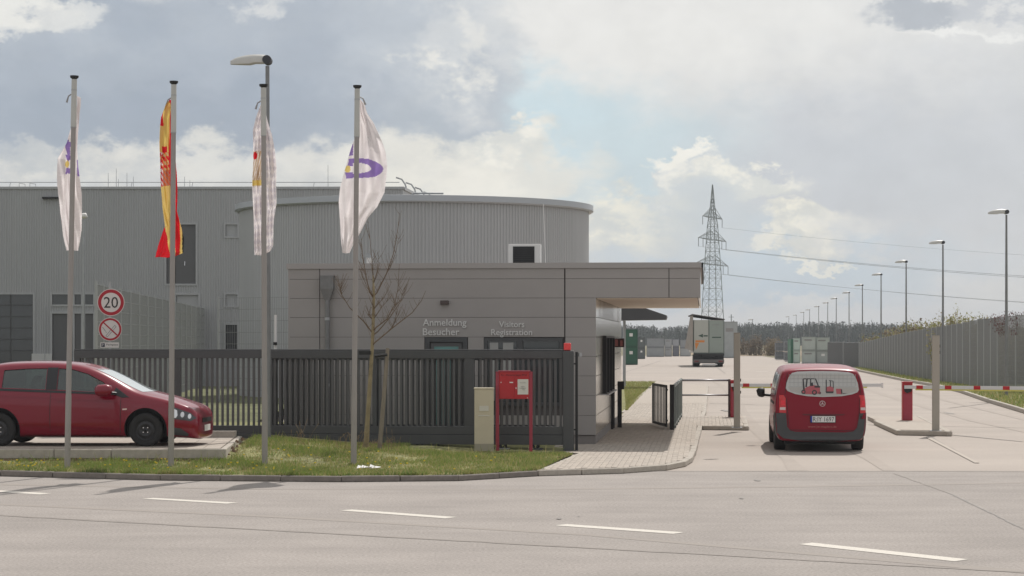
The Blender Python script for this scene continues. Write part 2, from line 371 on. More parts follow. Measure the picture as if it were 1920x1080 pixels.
# left verge terrain
def zfar(x): 
    pts = [(-30, .50), (-7, .47), (-5.15, .43), (-3.3, .27), (-.7, .15), (1.2, .10), (9, .1)]
    for (a, za), (b, zb) in zip(pts, pts[1:]):
        if x <= b: return za+(zb-za)*max(0, (x-a)/(b-a))
    return .1
def zt(x, d):
    t = min(1, max(0, (d-35.6)/4.6)); t = t*t*(3-2*t); return .095+(zfar(x)-.095)*t
kerb_front = [gp(-700, 888), gp(0, 893), gp(300, 901), gp(640, 904), gp(860, 902), gp(1010, 893)]
def kerb_y(x):
    for (a, ya), (b, yb) in zip(kerb_front, kerb_front[1:]):
        if x <= b: return ya+(yb-ya)*(x-a)/(b-a)
    return kerb_front[-1][1]
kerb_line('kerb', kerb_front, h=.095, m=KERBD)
kerb_line('kerb', [kerb_front[-1], gp(1170, 888), gp(1250, 882), gp(1285, 875), gp(1299, 866), gp(1306, 850), gp(1315, 811), gp(1316.3, 805.5)])
kerb_line('kerb', [gp(1317.2, 806), gp(1404, 807), (6.75, 61.5)])
kerb_line('kerb', [(5.52, 61.2), (5.97, 65.6), (9.3, 101)], h=.1)
kind(MB().prism([(4.02, 73), (6.65, 73), (9.18, 100.9), (7.55, 111.5)], .084, .102).build('walkway_far', PAVE[0]), 'structure')
def xr(d): return .47+(d-36)*.152
b = MB(); nx, ny = 90, 36
for j in range(ny+1):
    for i in range(nx+1):
        d = 34+18.5*(j/ny)**1.4 if True else 0
        x = -26+(xr(min(d, 41.2))+26)*(i/nx)**.6
        d2 = max(d, kerb_y(x)+.1) if j == 0 else kerb_y(x)+.1+(50-kerb_y(x)-.1)*(j/ny)**1.3
        zz = zt(x, d2)+random.uniform(-.008, .008)
        if x < -4.85 and 37.1 < d2 < 42.5: zz = min(zz, .27)
        elif d2 >= 42.5: zz = min(zz, .36)
        b.v.append((x, d2, zz))
b.f = [(j*(nx+1)+i, j*(nx+1)+i+1, (j+1)*(nx+1)+i+1, (j+1)*(nx+1)+i) for j in range(ny) for i in range(nx)]; b.m = [0]*len(b.f)
kind(b.build('lawn', LAWN, smooth=1), 'structure')
# lawn behind gate towards the hall, small lawn beside the path, verge by the right fence
kind(MB().sheet([(-30, 49.8), (-6, 49.8), (-6.4, 60), (-7, 88), (-60, 88)], .355).build('lawn', mat('rough_grass', (.12, .125, .055), 1, var=.4, scale=.8, bump=.6)), 'structure')
kind(MB().prism([(3.3, 63), (7.55, 112), (5.7, 114), (3.0, 75)], 0, .07).build('lawn', LAWN), 'structure')
verge_in = [(15.1, 60), (17.35, 78), (19.3, 92), (20.6, 104.5), (21.3, 115), (24.6, 151), (27.5, 175)]
fence_pts = [(20.75, 84.5), (21.15, 92.9), (21.38, 97.9), (21.6, 102.2), (22.05, 109.5), (23.3, 126), (25.2, 146), (26.7, 164), (24.8, 167.5)]
kerb_line('kerb', list(reversed(verge_in)), h=.13, step=2.5)
kind(MB().sheet(verge_in[:1]+[(26, 60), (27, 97), (26, 126), (30, 175)]+verge_in[:0:-1], .11).build('verge', LAWN), 'structure')
kerb_line('kerb', [gp(1638, 796), gp(1682, 816), gp(1784, 818), (11.6, 60.5)], h=.115)
isl = [gp(1640, 795), gp(1683, 814), gp(1782, 816), (11.5, 60.4), (10.1, 60.8)]
kind(MB().prism([(x+.04, y+.05) for x, y in isl], 0, .105).build('traffic_island', PAVE[0]), 'structure')

# walkway of small pavers
walk = [(.55, 36.05), (1.90, 36.65), (2.66, 37.5), (3.05, 38.62), (3.29, 40.05), (3.62, 43), (4.58, 52.9), (5.1, 58.5), (5.42, 61.2), (5.87, 65.6), (9.2, 101), (7.6, 112), (3.35, 64.5), (2.99, 58.4), (1.76, 44.7), (-2, 45), (-2, 42.4), (1.3, 41.3)]
isl1 = [(4.5, 54.2), (5.93, 54.2), (6.64, 61.3), (4.9, 61.3)]
kind(MB().prism(walk, 0, .092).build('walkway', BED), 'structure')
kind(MB().prism([(4.6, 54.2), (5.97, 54.2), (6.68, 61.4), (4.9, 61.4)], 0, .089).build('traffic_island', BED), 'structure')
def inside(p, poly):
    c = False; x, y = p
    for (x0, y0), (x1, y1) in zip(poly, poly[1:]+poly[:1]):
        if (y0 > y) != (y1 > y) and x < (x1-x0)*(y-y0)/(y1-y0)+x0: c = not c
    return c
wroot = bpy.data.objects.new('walkway_paving', None); COL.objects.link(wroot); wroot['kind'] = 'structure'
pm = [MB().box(-.0475, .0475, -.0975, .0975, 0, .016).mesh('paver', PAVE[i]) for i in range(3)]
ca, sa = math.cos(YAW), math.sin(YAW); cells = []
for j in range(-2, 190):
    for i in range(-40, 50):
        u = i*.1; v = j*.2+(.1 if i % 2 else 0); x = 3.5+u*ca-v*sa; y = 36+u*sa+v*ca
        if inside((x, y), walk) or inside((x, y), isl1): cells.append((y, x))
cells.sort(); rest = MB()
vis = [c for c in cells if c[1] > .5]
for y, x in vis[:300]: inst('paver', pm[random.choice((0, 0, 1, 2))], wroot, (x, y, .0855+random.uniform(0, .002)), YAW)
for y, x in [c for c in cells if c not in set(vis[:300])]:
    k = random.choice((0, 0, 1, 2)); z = .0855+random.uniform(0, .002)
    q = [(x+a*ca-b_*sa, y+a*sa+b_*ca) for a, b_ in ((-.0475, -.0975), (.0475, -.0975), (.0475, .0975), (-.0475, .0975))]
    rest.prism(q, z, z+.016, k)
kind(rest.build('paver_field', PAVE, wroot), 'stuff')
kerb_line('kerb', [(7.55, 112), (3.30, 64.5)], w=.08, h=.105, step=3)
kerb_line('kerb', [(1.3, 41.25), (.5, 36.15)], w=.08, h=.108, step=.5)

# parking slab for the red car, built of flags with a kerb
SZ = .376
slab = [(-16, 37.35), (-5.07, 37.35), (-5.42, 42.2), (-16, 42.2)]
kind(MB().prism(slab, .05, SZ-.02).build('parking_slab', BED), 'structure')
kerb_line('kerb', [(-15, 37.25), (-5.0, 37.25), (-5.34, 42.2)], w=.10, h=.17, z0=SZ-.165)
sroot = bpy.data.objects.new('parking_paving', None); COL.objects.link(sroot); sroot['kind'] = 'structure'
for j in range(16):
    for i in range(36):
        w, l = .29, .29
        x = -5.13-i*.3-j*.0215; y = 37.37+j*.3
        if j > 2 and x < -6.8: continue
        inst('paver', MB().box(-w, 0, 0, l, 0, .03).mesh('paver', random.choice(PAVE)), sroot, (x, y, SZ-.022+random.uniform(0, .003)))
kind(MB().prism([(-16, 38.2), (-6.8, 38.2), (-6.8, 42.1), (-16, 42.1)], SZ-.02, SZ+.003).build('parking_surface', PAVE[2]), 'structure')
tag(MB().box(-.32, .32, -.09, .09, 0, .13).build('concrete_block', KERB, None, (-5.72, 41.75, SZ), bev=.01), 'low concrete block lying at the gate foot beyond the nose of the red car', 'concrete block')
b = MB()
for k in range(240):
    x = random.uniform(-9.4, -4.8); y = random.uniform(37.02, 37.2) if x < -5.1 else random.uniform(37.0, 40.5); 
    if x > -5.1: x = -4.98-(y-37.25)*.07+random.uniform(0, .14)
    r = random.uniform(.02, .05); z = zt(x, y)
    b.tube([(x, y, z-.02), (x, y, z+r*.7)], [r, r*.4], 5)
kind(b.build('soil_crumbs', SOIL), 'stuff')

# grass blades
b = MB()
def blade(x, y, z, h, w, k):
    a = random.uniform(0, math.pi); dx, dy = math.cos(a)*w, math.sin(a)*w; lx, ly = random.gauss(0, .35)*h, random.gauss(0, .35)*h
    b.add([(x-dx, y-dy, z), (x+dx, y+dy, z), (x+lx, y+ly, z+h)], [(0, 1, 2)], k)
import mathutils.noise as mn
cnt = 0
while cnt < 62000:
    x = random.uniform(-9.6, 1.2); y = random.uniform(34.4, 42)
    if y < kerb_y(x)+.13 or x > xr(y)-.02: continue
    if x < -4.95 and y > 37.2: continue
    if x > -2 and y > 40.7: continue
    g = mn.noise(Vector((x*.7, y*.7, 0)))+.5*mn.noise(Vector((x*3, y*3, 4)))
    if random.random() > .62+g: continue
    tall = .03+.035*max(0, g+.4)+(.10 if random.random() < .012 else 0)
    lush = g+(.25 if x < -5 else 0)-(.12 if y < kerb_y(x)+.5 else 0)
    k = random.choices((0, 1, 2, 3), (max(.06, .4+lush), .5, max(.06, .30-lush*.6), .15))[0]
    blade(x, y, zt(x, y)-.004, tall*random.uniform(.6, 1.5), .007, k); cnt += 1
for k in range(150):
    cx_ = random.uniform(-9.5, .4); cy_ = random.uniform(kerb_y(cx_)+.16, 37.1 if cx_ < -4.9 else 40.4)
    if cx_ > xr(cy_)-.15: continue
    if random.random() < .45: cy_ = kerb_y(cx_)+random.uniform(.13, .25)
    hh = random.uniform(.05, .12); kk = random.choice((0, 0, 3, 1))
    for j in range(random.randint(25, 90)):
        x = cx_+random.gauss(0, .10); y = max(cy_+random.gauss(0, .10), kerb_y(x)+.12); blade(x, y, zt(x, y)-.004, hh*random.uniform(.5, 1.2), .006, kk if random.random() < .8 else 2)
kind(tag(b.build('grass', GRASS), 'short spring grass with straw patches on the verge', 'grass'), 'stuff')
b = MB()
for k in range(9000):
    t = random.random(); y = 66+(t**1.6)*46; x = random.uniform(3.45+(y-64)*.05, 3.4+(y-64.5)*.0885)
    blade(x, y, .07, random.uniform(.03, .09), .012, random.choice((0, 1, 1, 2)))
for k in range(16000):
    y = 62+random.random()**1.3*110; 
    xi = [a[0]+(c[0]-a[0])*(y-a[1])/(c[1]-a[1]) for a, c in zip(verge_in, verge_in[1:]) if a[1] <= y <= c[1]]
    if not xi: continue
    x = xi[0]+.15+random.random()*3.2; blade(x, y, .11, random.uniform(.04, .16), .02, random.choice((0, 1, 1, 2, 3)))
kind(b.build('grass', GRASS), 'stuff')
b = MB()
for k in range(95):
    x = random.uniform(-9.3, -3.2) if random.random() < .8 else random.uniform(-3, 0); y = random.uniform(kerb_y(x)+.3, 37.0 if x < -4.9 else 39)
    z = zt(x, y)+.05; b.tube([(x, y, z), (x, y, z+.018)], [.012, .02], 6)
kind(b.build('dandelions', mat('dandelion', (.75, .55, .02), .7)), 'stuff')
# litter
b = MB(); random.seed(3)
for k in range(5):
    x = k*.07; b.add([(x-.06, -.05, .01), (x+.05, -.06, .02+.03*random.random()), (x+.06, .07, .03), (x-.05, .08, .03+.05*random.random())], [(0, 1, 2, 3)])
lx, ly = gp(676, 873, .17); tag(b.build('paper_litter', PAPER, None, (lx, ly, zt(lx, ly)+.02)), 'crumpled white paper lying in the grass at the foot of the rightmost flagpole', 'litter')

# ------------------------------------------------------------------ gatehouse
GH = thing('gatehouse', 'flat roofed gatehouse clad in taupe metal panels with overhanging canopy', 'gatehouse', (1.76, 44.7, 0), YAW)
zr = [.29, .70, 1.115, 1.53, 1.94, 2.345, 2.76, 3.166, 3.57, 3.79]
XL, XS1, XS2, XR, XC = -6.54, -5.865, -.655, 0, 2.18
DEP = 13.7
MB().box(XL+.03, -.045, .045, DEP, .1, 3.75).build('wall_core', mat('wall_core', (.09, .08, .078), .9), GH)
MB().box(XL+.03, XC-.05, .045, DEP, 3.20, 3.78).build('roof_slab', mat('wall_core', (0, 0, 0)), GH)
MB().box(XL, -.03, .03, .045, .09, .28).build('plinth', mat('plinth', (.22, .2, .19), .7, var=.06), GH)
door = (-3.62, -2.70, .1, 2.34); win = (-2.36, -.70, .9, 2.33)
def panel(x0, x1, z0, z1):
    MB().box(x0+.003, x1-.003, 0, .042, z0+.0035, z1-.0035).build('panel', FACADE, GH)
for r in range(9):
    z0, z1 = zr[r], zr[r+1]
    cols = [(XL, XS1), (XS1+.01, XS2-.01), (XS2+.01, XR)] if r < 7 else [(XL, XS1), (XS1+.01, XS2-.01), (XS2+.01, 1.52), (1.53, XC)]
    for a, c in cols:
        cuts = [(a, c)]
        if a == XS1+.01 and z0 < 2.3:
            cuts = [(a, door[0]), (door[1], win[0] if z1 > 1.0 else c)]
        for p, q in cuts: panel(p, q, z0, z1)
# side wall panels (seen obliquely, reflecting the pavement)
sw = (2.95, 7.3, 1.1, 2.31)
segs = [(0, 1.5), (1.5, 2.9), (2.9, 7.35), (7.35, 8.25), (8.25, 10.8), (10.8, DEP)]
for r in range(7):
    z0, z1 = zr[r], zr[r+1]
    for a, c in segs:
        if (a, c) == (2.9, 7.35) and sw[2] < (z0+z1)/2 < sw[3]: continue
        if (a, c) == (7.35, 8.25) and z0 < 2.3: continue
        MB().box(-.044, 0, a+.006, c-.006, z0+.006, z1-.006).build('panel', FACADE2, GH)
MB().box(-.04, -.012, 0.05, DEP, .1, .28).build('plinth', mat('plinth', (0, 0, 0)), GH)
f = MB().box(.0, .09, sw[0], sw[0]+.12, 1.08, 2.33).box(0, .09, sw[0]+1.4, sw[0]+1.5, 1.08, 2.33).box(0, .09, sw[0]+2.9, sw[0]+3.0, 1.08, 2.33).box(0, .09, sw[1]-.1, sw[1], 1.08, 2.33).box(0, .085, sw[0], sw[1], 2.33, 2.38).build('side_window', BLACK, GH)
MB().box(-.02, -.005, sw[0]+.1, sw[1]-.1, 1.1, 2.31).build('pane', GLASSD, f)
MB().box(-.01, .14, sw[0]-.05, sw[1]+.05, 1.05, 1.08).build('sill', TRIM, f)
f = MB().box(-.01, .05, 7.4, 7.5, .1, 2.33).box(-.01, .05, 8.1, 8.2, .1, 2.33).box(-.01, .05, 7.5, 8.1, 2.23, 2.33).build('side_door', BLACK, GH)
MB().box(-.02, 0, 7.5, 8.1, .12, 2.23).build('door_leaf', mat('door_grey', (.16, .16, .16), .4), f)
# front canopy
for k in range(27):
    MB().box(.012, XC-.06, .06+k*.505, .06+k*.505+.495, 3.145, 3.165).build('soffit_board', SOFFIT, GH)
MB().box(-.04, .0, .05, DEP, 2.765, 3.166).build('panel', FACADE2, GH)
for k in range(5): MB().box(XC-.045, XC-.005, .05+k*2.73, .05+k*2.73+2.715, 3.15, 3.79).build('side_fascia_panel', FACADE2, GH)
MB().box(XL-.03, XC+.02, -.03, .25, 3.79, 3.905).box(XC-.25, XC+.02, .25, DEP, 3.79, 3.905).box(XL-.03, XL+.2, .25, DEP, 3.79, 3.905).box(XL+.2, XC-.25, DEP-.2, DEP, 3.79, 3.905).build('coping', mat('coping', (.34, .32, .31), .4, metal=.2), GH)
MB().box(XL, XC, .25, DEP-.2, 3.78, 3.80).build('roof_membrane', mat('roof_membrane', (.2, .2, .2), .9), GH)
MB().box(XC+.021, XC+.06, 0, DEP, 3.80, 3.90).build('gutter', BLACK, GH)
# entrance door, window
def frame(b, x0, x1, z0, z1, w, y0, y1): b.box(x0, x0+w, y0, y1, z0, z1).box(x1-w, x1, y0, y1, z0, z1).box(x0+w, x1-w, y0, y1, z1-w, z1).box(x0+w, x1-w, y0, y1, z0, z0+w)
b = MB(); frame(b, door[0]+.01, door[1]-.01, .1, 2.34, .1, -.01, .06); d_ = b.build('entrance_door', ANTH, GH)
b = MB(); frame(b, door[0]+.13, door[1]-.13, .14, 2.22, .07, .01, .05); b.build('door_leaf', ANTH2, d_)
MB().box(door[0]+.2, door[1]-.2, .03, .04, .2, 2.15).build('pane', GLASST, d_)
MB().tube([(door[1]-.23, -.06, .85), (door[1]-.23, -.06, 1.5)], .012).build('handle', CHROME, d_)
b = MB(); frame(b, win[0]+.005, win[1], win[2], win[3], .07, -.01, .06); b.box(win[0]+.7, win[0]+.82, -.01, .06, win[2]+.07, win[3]-.07); w_ = b.build('reception_window', ANTH, GH)
MB().box(win[0]+.08, win[0]+.69, .03, .04, win[2]+.07, win[3]-.07).build('pane', GLASSD, w_)
MB().box(win[0]+.83, win[1]-.08, .03, .04, win[2]+.07, win[3]-.07).build('pane', GLASSD, w_)
MB().box(win[0]+.12, win[0]+.3, .022, .028, win[2]+.1, win[3]-.1).box(win[0]+.4, win[0]+.62, .022, .028, 1.5, win[3]-.1).build('blind', mat('blind', (.35, .35, .34), .8), w_)
text('lettering', 'Anmeldung', .925, LETTER, GH, -3.655, -.004, 2.585, .02, bold=.010)
text('lettering', 'Besucher', .775, LETTER, GH, -3.655, -.004, 2.385, .02, bold=.010)
text('lettering', 'Visitors', .535, LETTER, GH, -2.04, -.004, 2.555, .02, bold=.010)
text('lettering', 'Registration', .865, LETTER, GH, -2.205, -.004, 2.385, .02, bold=.010)
tag(MB().box(-.085, .085, -.1, 0, 0, .085).build('wall_lamp', mat('lamp_brown', (.07, .05, .045), .5), None, tuple(GH.matrix_basis @ Vector((-3.19, -.002, 3.03))), YAW, bev=.006), 'small dark box lamp on the gatehouse wall above the lettering', 'wall lamp')
GH.matrix_basis  # location is already set
def gh(x, y, z): return tuple(Matrix.Translation((1.76, 44.7, 0)) @ Matrix.Rotation(YAW, 4, 'Z') @ Vector((x, y, z)))
bpy.data.objects['wall_lamp'].location = gh(-3.19, -.002, 3.03)
dp = thing('downpipe', 'square rainwater hopper with grey downpipe on the gatehouse front', 'downpipe', gh(-5.68, -.10, .1), YAW)
GPIPE = mat('weathered_zinc', (.20, .20, .20), .5, metal=.4, var=.15, scale=8); MB().cyl(0, 0, 0, 3.05, .052, 14).build('pipe', GPIPE, dp, smooth=30)
b = MB(); b.add([(-.14,-.09,3.27),(.14,-.09,3.27),(.14,.09,3.27),(-.14,.09,3.27),(-.14,-.09,3.52),(.14,-.09,3.52),(.14,.09,3.52),(-.14,.09,3.52),(-.055,-.05,3.03),(.055,-.05,3.03),(.055,.05,3.03),(-.055,.05,3.03)],
     [(8,11,10,9),(8,9,1,0),(9,10,2,1),(10,11,3,2),(11,8,0,3),(0,1,5,4),(1,2,6,5),(2,3,7,6),(3,0,4,7),(4,5,6,7)]).box(-.15, .15, -.1, .095, 3.52, 3.545)
b.build('hopper', GPIPE, dp); MB().cyl(0, 0, 2.6, 2.66, .062, 14).build('pipe_clip', GALV, dp); MB().cyl(0, 0, 1.2, 1.26, .062, 14).build('pipe_clip', GALV, dp)
# roof equipment
ac = thing('air_conditioner', 'white air conditioning unit with dark grille on the gatehouse roof', 'air conditioner', gh(-2.35, 5.5, 3.8), YAW)
MB().box(0, .76, 0, .35, 0, .745).build('casing', CRWH, ac, bev=.01); MB().box(.11, .62, -.012, -.001, .10, .69).build('grille', BLACK, ac)
b = MB()
for k in range(11): b.box(.12, .61, -.02, -.013, .13+k*.05, .136+k*.05)
b.build('louvre', mat('louvre', (.05, .045, .045), .5), ac); MB().box(-.08, 0, .05, .08, 0, .12).build('bracket', CRWH, ac)
fl = thing('roof_flue', 'short pale flue with capped top on the gatehouse roof edge behind the flag', 'flue', gh(-5.35, 3.5, 3.8), YAW)
MB().box(-.055, .055, -.055, .055, 0, .36).build('shaft', CRWH, fl); MB().cyl(0, 0, .36, .46, .075, 12).build('cap', GALV, fl)
tag(MB().tube([(0, 0, 0), (-.06, 0, 1.66)], [.012, .008], 6).build('lightning_rod', CRWH, None, gh(-1.42, 5, 3.8)), 'thin white lightning rod rising from the gatehouse roof', 'lightning rod')
# red signal on the side wall
ls = thing('signal_sign', 'small dark red signal box projecting from the gatehouse side wall', 'signal', gh(.01, 8.6, 2.1), YAW)
MB().box(0, .26, 0, .1, 0, .22).build('casing', mat('dark_red', (.05, .008, .008), .4), ls); MB().box(.03, .10, -.008, -.001, .03, .19).box(.16, .22, -.008, -.001, .03, .17).build('lens', mat('lens_red', (.32, .10, .09), .4), ls)
ip = thing('intercom_pillar', 'black intercom pillar standing against the gatehouse side wall', 'intercom pillar', gh(.14, 8.5, .1), YAW)
MB().box(-.035, .07, 0, .10, 0, 1.13).build('pillar', BLACK, ip); MB().box(-.03, .13, -.03, .07, .95, 1.15).build('intercom_head', BLACK, ip)
# rear canopy beyond the gatehouse
rc = thing('canopy_roof', 'dark flat canopy roof behind the gatehouse side wall', 'canopy', (5.2, 98, 0), YAW)
MB().side([(-1.5, 3.75), (.95, 3.72), (1.88, 3.40), (1.90, 3.33), (1.85, 3.2), (-1.5, 3.15)], 0, 2.5).build('roof', mat('canopy_dark', (.055, .055, .06), .6), rc)
MB().box(-.12, -.05, .3, .37, 0, 3.16).build('post', GALV, rc); MB().box(-.12, -.05, 2, 2.07, 0, 3.16).build('post', GALV, rc)
# ------------------------------------------------------------------ round hall
rh = thing('round_hall', 'round office hall clad in vertical grey ribbed metal with flat rim', 'round building', (-3.42, 75, 0))
def ribbed(b, pts, z0, z1, nrm):
    b.add([(x, y, z0) for x, y in pts]+[(x, y, z1) for x, y in pts], [(i, i+1, len(pts)+i+1, len(pts)+i) for i in range(len(pts)-1)])
pts = []; NR = 330
for k in range(NR):
    for f_, dr in ((0, 0), (.45, 0), (.6, -.022), (.85, -.022)):
        a = 2*math.pi*(k+f_)/NR; pts.append(((6.12+dr)*math.cos(a), (6.12+dr)*math.sin(a)))
pts.append(pts[0]); b = MB(); ribbed(b, pts, 0, 6.8, 1); b.build('ribbed_wall', HALLR, rh)
b = MB(); n = 120
prof = [(6.0, 6.72), (6.22, 6.72), (6.24, 6.76), (6.28, 6.76), (6.28, 6.95), (6.05, 6.97), (0, 7.0)]
for r, z in prof:
    for k in range(n): a = 2*math.pi*k/n; b.v.append((r*math.cos(a), r*math.sin(a), z))
b.f = [(i*n+k, i*n+(k+1) % n, (i+1)*n+(k+1) % n, (i+1)*n+k) for i in range(len(prof)-1) for k in range(n)]; b.m = [0]*len(b.f)
b.build('roof_rim', mat('rim_alu', (.40, .42, .45), .35, metal=.3), rh, smooth=30)
MB().tube([(math.cos(-1.55)*6.0, -6.0, 6.9), (math.cos(-1.55)*6.0+.1, -6.0, 7.02), (1.2, -5.9, 7.02)], .03).build('roof_pipe', GALV, rh)
# ------------------------------------------------------------------ long hall
HX, HY, HZ = -4.61, 90, 8.735
hl = thing('warehouse_hall', 'long grey warehouse clad in vertical trapezoid sheet metal', 'warehouse', (HX, HY, 0))
def hx(px): return (px-960)*HY/FPX-HX
def hz(py): return 2.3-(py-HOR)*HY/FPX
openings = [('roller_gate', -20, 62, 552, 700), ('door', 98, 175, 588, 700), ('window', 98, 175, 552, 571), ('tall_door', 312, 367, 421, 532), ('window', 423, 445, 421, 443), ('window', 423, 445, 552, 573), ('window', 423, 445, 609, 655), ('window', 330, 372, 553, 580)]
ops = [(hx(a), hx(c), max(0, hz(e)), hz(d)) for _, a, c, d, e in openings]
edges = sorted({0, HZ-.1}|{z for o in ops for z in o[2:4]})
b = MB(); x0 = -32.0; pitch = .105
def ribs(xa, xb, z0, z1):
    k0 = math.ceil((xa-x0)/pitch); p = [(xa, 0)]; x = x0+k0*pitch
    while x < xb-.001:
        for dx, dy in ((0, 0), (.045, 0), (.06, .017), (.09, .017)):
            if xa < x+dx < xb: p.append((x+dx, dy))
        x += pitch
    p.append((xb, 0)); ribbed(b, p, z0, z1, 1)
for z0, z1 in zip(edges, edges[1:]):
    cuts = sorted([(o[0], o[1]) for o in ops if o[2] < (z0+z1)/2 < o[3]]); xa = x0
    for a, c in cuts:
        if a > xa: ribs(xa, a, z0, z1)
        xa = max(xa, c)
    ribs(xa, 0, z0, z1)
b.build('ribbed_wall', HALLM, hl)
MB().box(-32, -.02, .12, .2, 0, HZ-.1).build('wall_core', mat('wall_core', (0, 0, 0)), hl)
b = MB(); b.v = [(0, 0, 0), (0, 0, HZ-.1), (0, 45, HZ-.1), (0, 45, 0)]; b.f = [(0, 3, 2, 1)]; b.m = [0]
MB().box(-.3, 0, .01, 45, 0, HZ-.1).build('side_wall', HALLM, hl, rot=YAW)
MB().box(-32, .06, -.05, .3, HZ-.1, HZ).box(-32, .06, .3, 40, HZ-.12, HZ-.06).build('coping', TRIM, hl)
MB().box(-.3, .06, .3, 45, HZ-.12, HZ).build('coping', TRIM, hl, rot=YAW)
for i, (nm, a, c, d, e) in enumerate(openings):
    xa, xb, za, zb = ops[i]; b = MB(); w = .08
    b.box(xa-w, xa, -.03, .1, za-w, zb+w).box(xb, xb+w, -.03, .1, za-w, zb+w).box(xa, xb, -.03, .1, zb, zb+w).box(xa, xb, -.03, .1, za-w, za)
    o = b.build(nm, TRIM, hl)
    dark = {'roller_gate': GLASSD, 'door': mat('hall_door', (.10, .10, .105), .4), 'tall_door': mat('hall_door', (0, 0, 0)), 'window': HALLM}[nm]
    if nm == 'window' and i in (2,): dark = GLASSD
    if i == 6: dark = mat('louvre_dark', (.04, .04, .045), .5)
    MB().box(xa+.01, xb-.01, .06, .1, za, zb).build('pane' if nm in ('window', 'roller_gate') else 'door_leaf', dark, o)
    b = MB()
    if nm == 'roller_gate':
        for k in range(1, 8): b.box(xa, xb, .04, .058, zb-k*.48, zb-k*.48+.05)
        b.box(hx(18), hx(18)+.05, .035, .058, za, zb)
        b.build('section_rail', ANTH, o)
    if nm in ('door', 'window') and i in (1, 2):
        b.box(hx(138)-.04, hx(138)+.04, .0, .058, za, zb).box(hx(154)-.05, hx(154)+.05, .0, .058, za, zb); b.build('mullion', TRIM, o)
    if nm == 'tall_door':
        b.box(hx(322)-.02, hx(322)+.1, .03, .058, za, zb).box(hx(326), hx(326)+.06, .03, .058, za, zb).build('fin', BLACK, o)
        MB().box(hx(346), hx(347), .0, .055, hz(498), hz(490)).build('handle', CHROME, o)
MB().box(hx(60), hx(98), -.06, -.01, 0, hz(663)).build('white_plinth', mat('pl_white', (.5, .5, .49), .6), hl)
MB().box(hx(84), hx(85), -.08, -.065, 0, hz(575)).build('downpipe', TRIM, hl)
b = MB().box(-.35, .35, -.16, -.0, 0, .08); tag(b.build('wall_lamp', BLACK, None, (HX+hx(96), HY-.01, hz(373))), 'flat black floodlight high on the warehouse wall left of the first flag', 'wall lamp')
rr = thing('roof_railing', 'thin metal safety railing along the warehouse roof edge', 'railing', (HX, HY+1.2, HZ-.06))
MB().tube([(-28, 0, .33), (-.2, 0, .33)], .016, 5).build('rail', GALV, rr)
pmesh = MB().tube([(0, 0, 0), (.05, .1, .33)], .013, 5).mesh('post', GALV)
for k in range(11): inst('post', pmesh, rr, (-27.3+k*2.6, 0, 0))
for k, (px_, h) in enumerate(((203, .75), (218, .95), (238, .75), (250, .6), (346, .6), (356, .45), (222, .5), (615, 1.1))):
    tag(MB().tube([(0, 0, 0), (0, 0, h)], [.013, .009], 5).build('lightning_rod', GALV, None, ((px_-960)*91.5/FPX, 91.5, HZ-.06)),
        ['leftmost lightning rod of the cluster on the warehouse roof', 'tallest lightning rod in the left cluster on the warehouse roof', 'fourth lightning rod of the left cluster on the warehouse roof', 'rightmost rod of the left cluster on the warehouse roof', 'lightning rod just right of the second flagpole on the warehouse roof', 'short second rod right of the second flagpole on the warehouse roof', 'shortest rod in the left cluster on the warehouse roof', 'lone lightning rod on the warehouse roof left of the white flag'][k], 'lightning rod', 'lightning rods on the warehouse roof')
for k, px_ in enumerate((36, 56)):
    tag(MB().tube([(0, 0, 0), (0, 0, .22), (.25, 0, .18), (.25, 0, -.02)], .015, 5).build('roof_ladder_hoop', GALV, None, ((px_-960)*91/FPX, 91, HZ)), 'small metal hoop on the warehouse roof at the far left' if not k else 'second small metal hoop on the warehouse roof, nearer the first flag', 'hoop')
for k in range(7):
    v = 1.5+k*3.0; p = Vector((HX, HY, HZ))+Vector((-math.sin(YAW)*v, math.cos(YAW)*v, 0))
    tag(MB().tube([(-.5, 0, .5), (-.25, 0, .42), (-.1, 0, .2), (-.05, 0, 0)], .035, 5).build('roof_anchor', GALV, None, tuple(p)), 'bent roof anchor on the warehouse edge, %s counted away from the corner' % ('first', 'second', 'third', 'fourth', 'fifth', 'sixth', 'seventh')[k], 'roof anchor', 'bent anchors along the warehouse roof edge')

# ------------------------------------------------------------------ sliding gate
def slide_gate(label, loc, x0, x1, zt_, zb_, stiles, pitch, w, lo=False):
    g = thing('sliding_gate', label, 'gate', loc, YAW)
    MB().box(x0, x1, -.06, .06, zt_-.18, zt_-.03).box(x0, x1, -.045, .045, zt_-.028, zt_).build('top_beam', ANTH, g, bev=.006)
    MB().box(x0, x1, -.055, .055, zb_+.20, zb_+.36).box(x0, x1, -.075, .075, zb_, zb_+.195).build('bottom_beam', ANTH, g, bev=.006)
    me = MB().box(-w/2, w/2, -.02, .02, zb_+.36, zt_-.18).mesh('bar', ANTH2)
    for s_, sw_ in stiles: MB().box(s_-sw_/2, s_+sw_/2, -.05, .05, zb_+.36, zt_-.18).build('stile', ANTH, g)
    x = x0+.06
    while x < x1-.03:
        if all(abs(x-s_) > sw_/2+w/2 for s_, sw_ in stiles): inst('bar', me, g, (x, 0, 0))
        x += pitch
    return g
GL = (1.01, 42.1, 0)
def gt(x, y, z=0): return (GL[0]+x*ca-y*sa, GL[1]+x*sa+y*ca, z)
slide_gate('long anthracite sliding gate of vertical bars in front of the gatehouse', GL, -9.86, 0, 2.1, .215, [(-5.87, .11), (-1.86, .19), (-3.75, .08), (-7.75, .14), (-7.28, .06), (-9.8, .12)], .106, .045)
slide_gate('rear leaf of anthracite bars standing close behind the long sliding gate', gt(-.2, .42), -5.9, 0, 2.06, .23, [(-5.72, .12), (-1.95, .1), (-3.6, .12)], .111, .045)
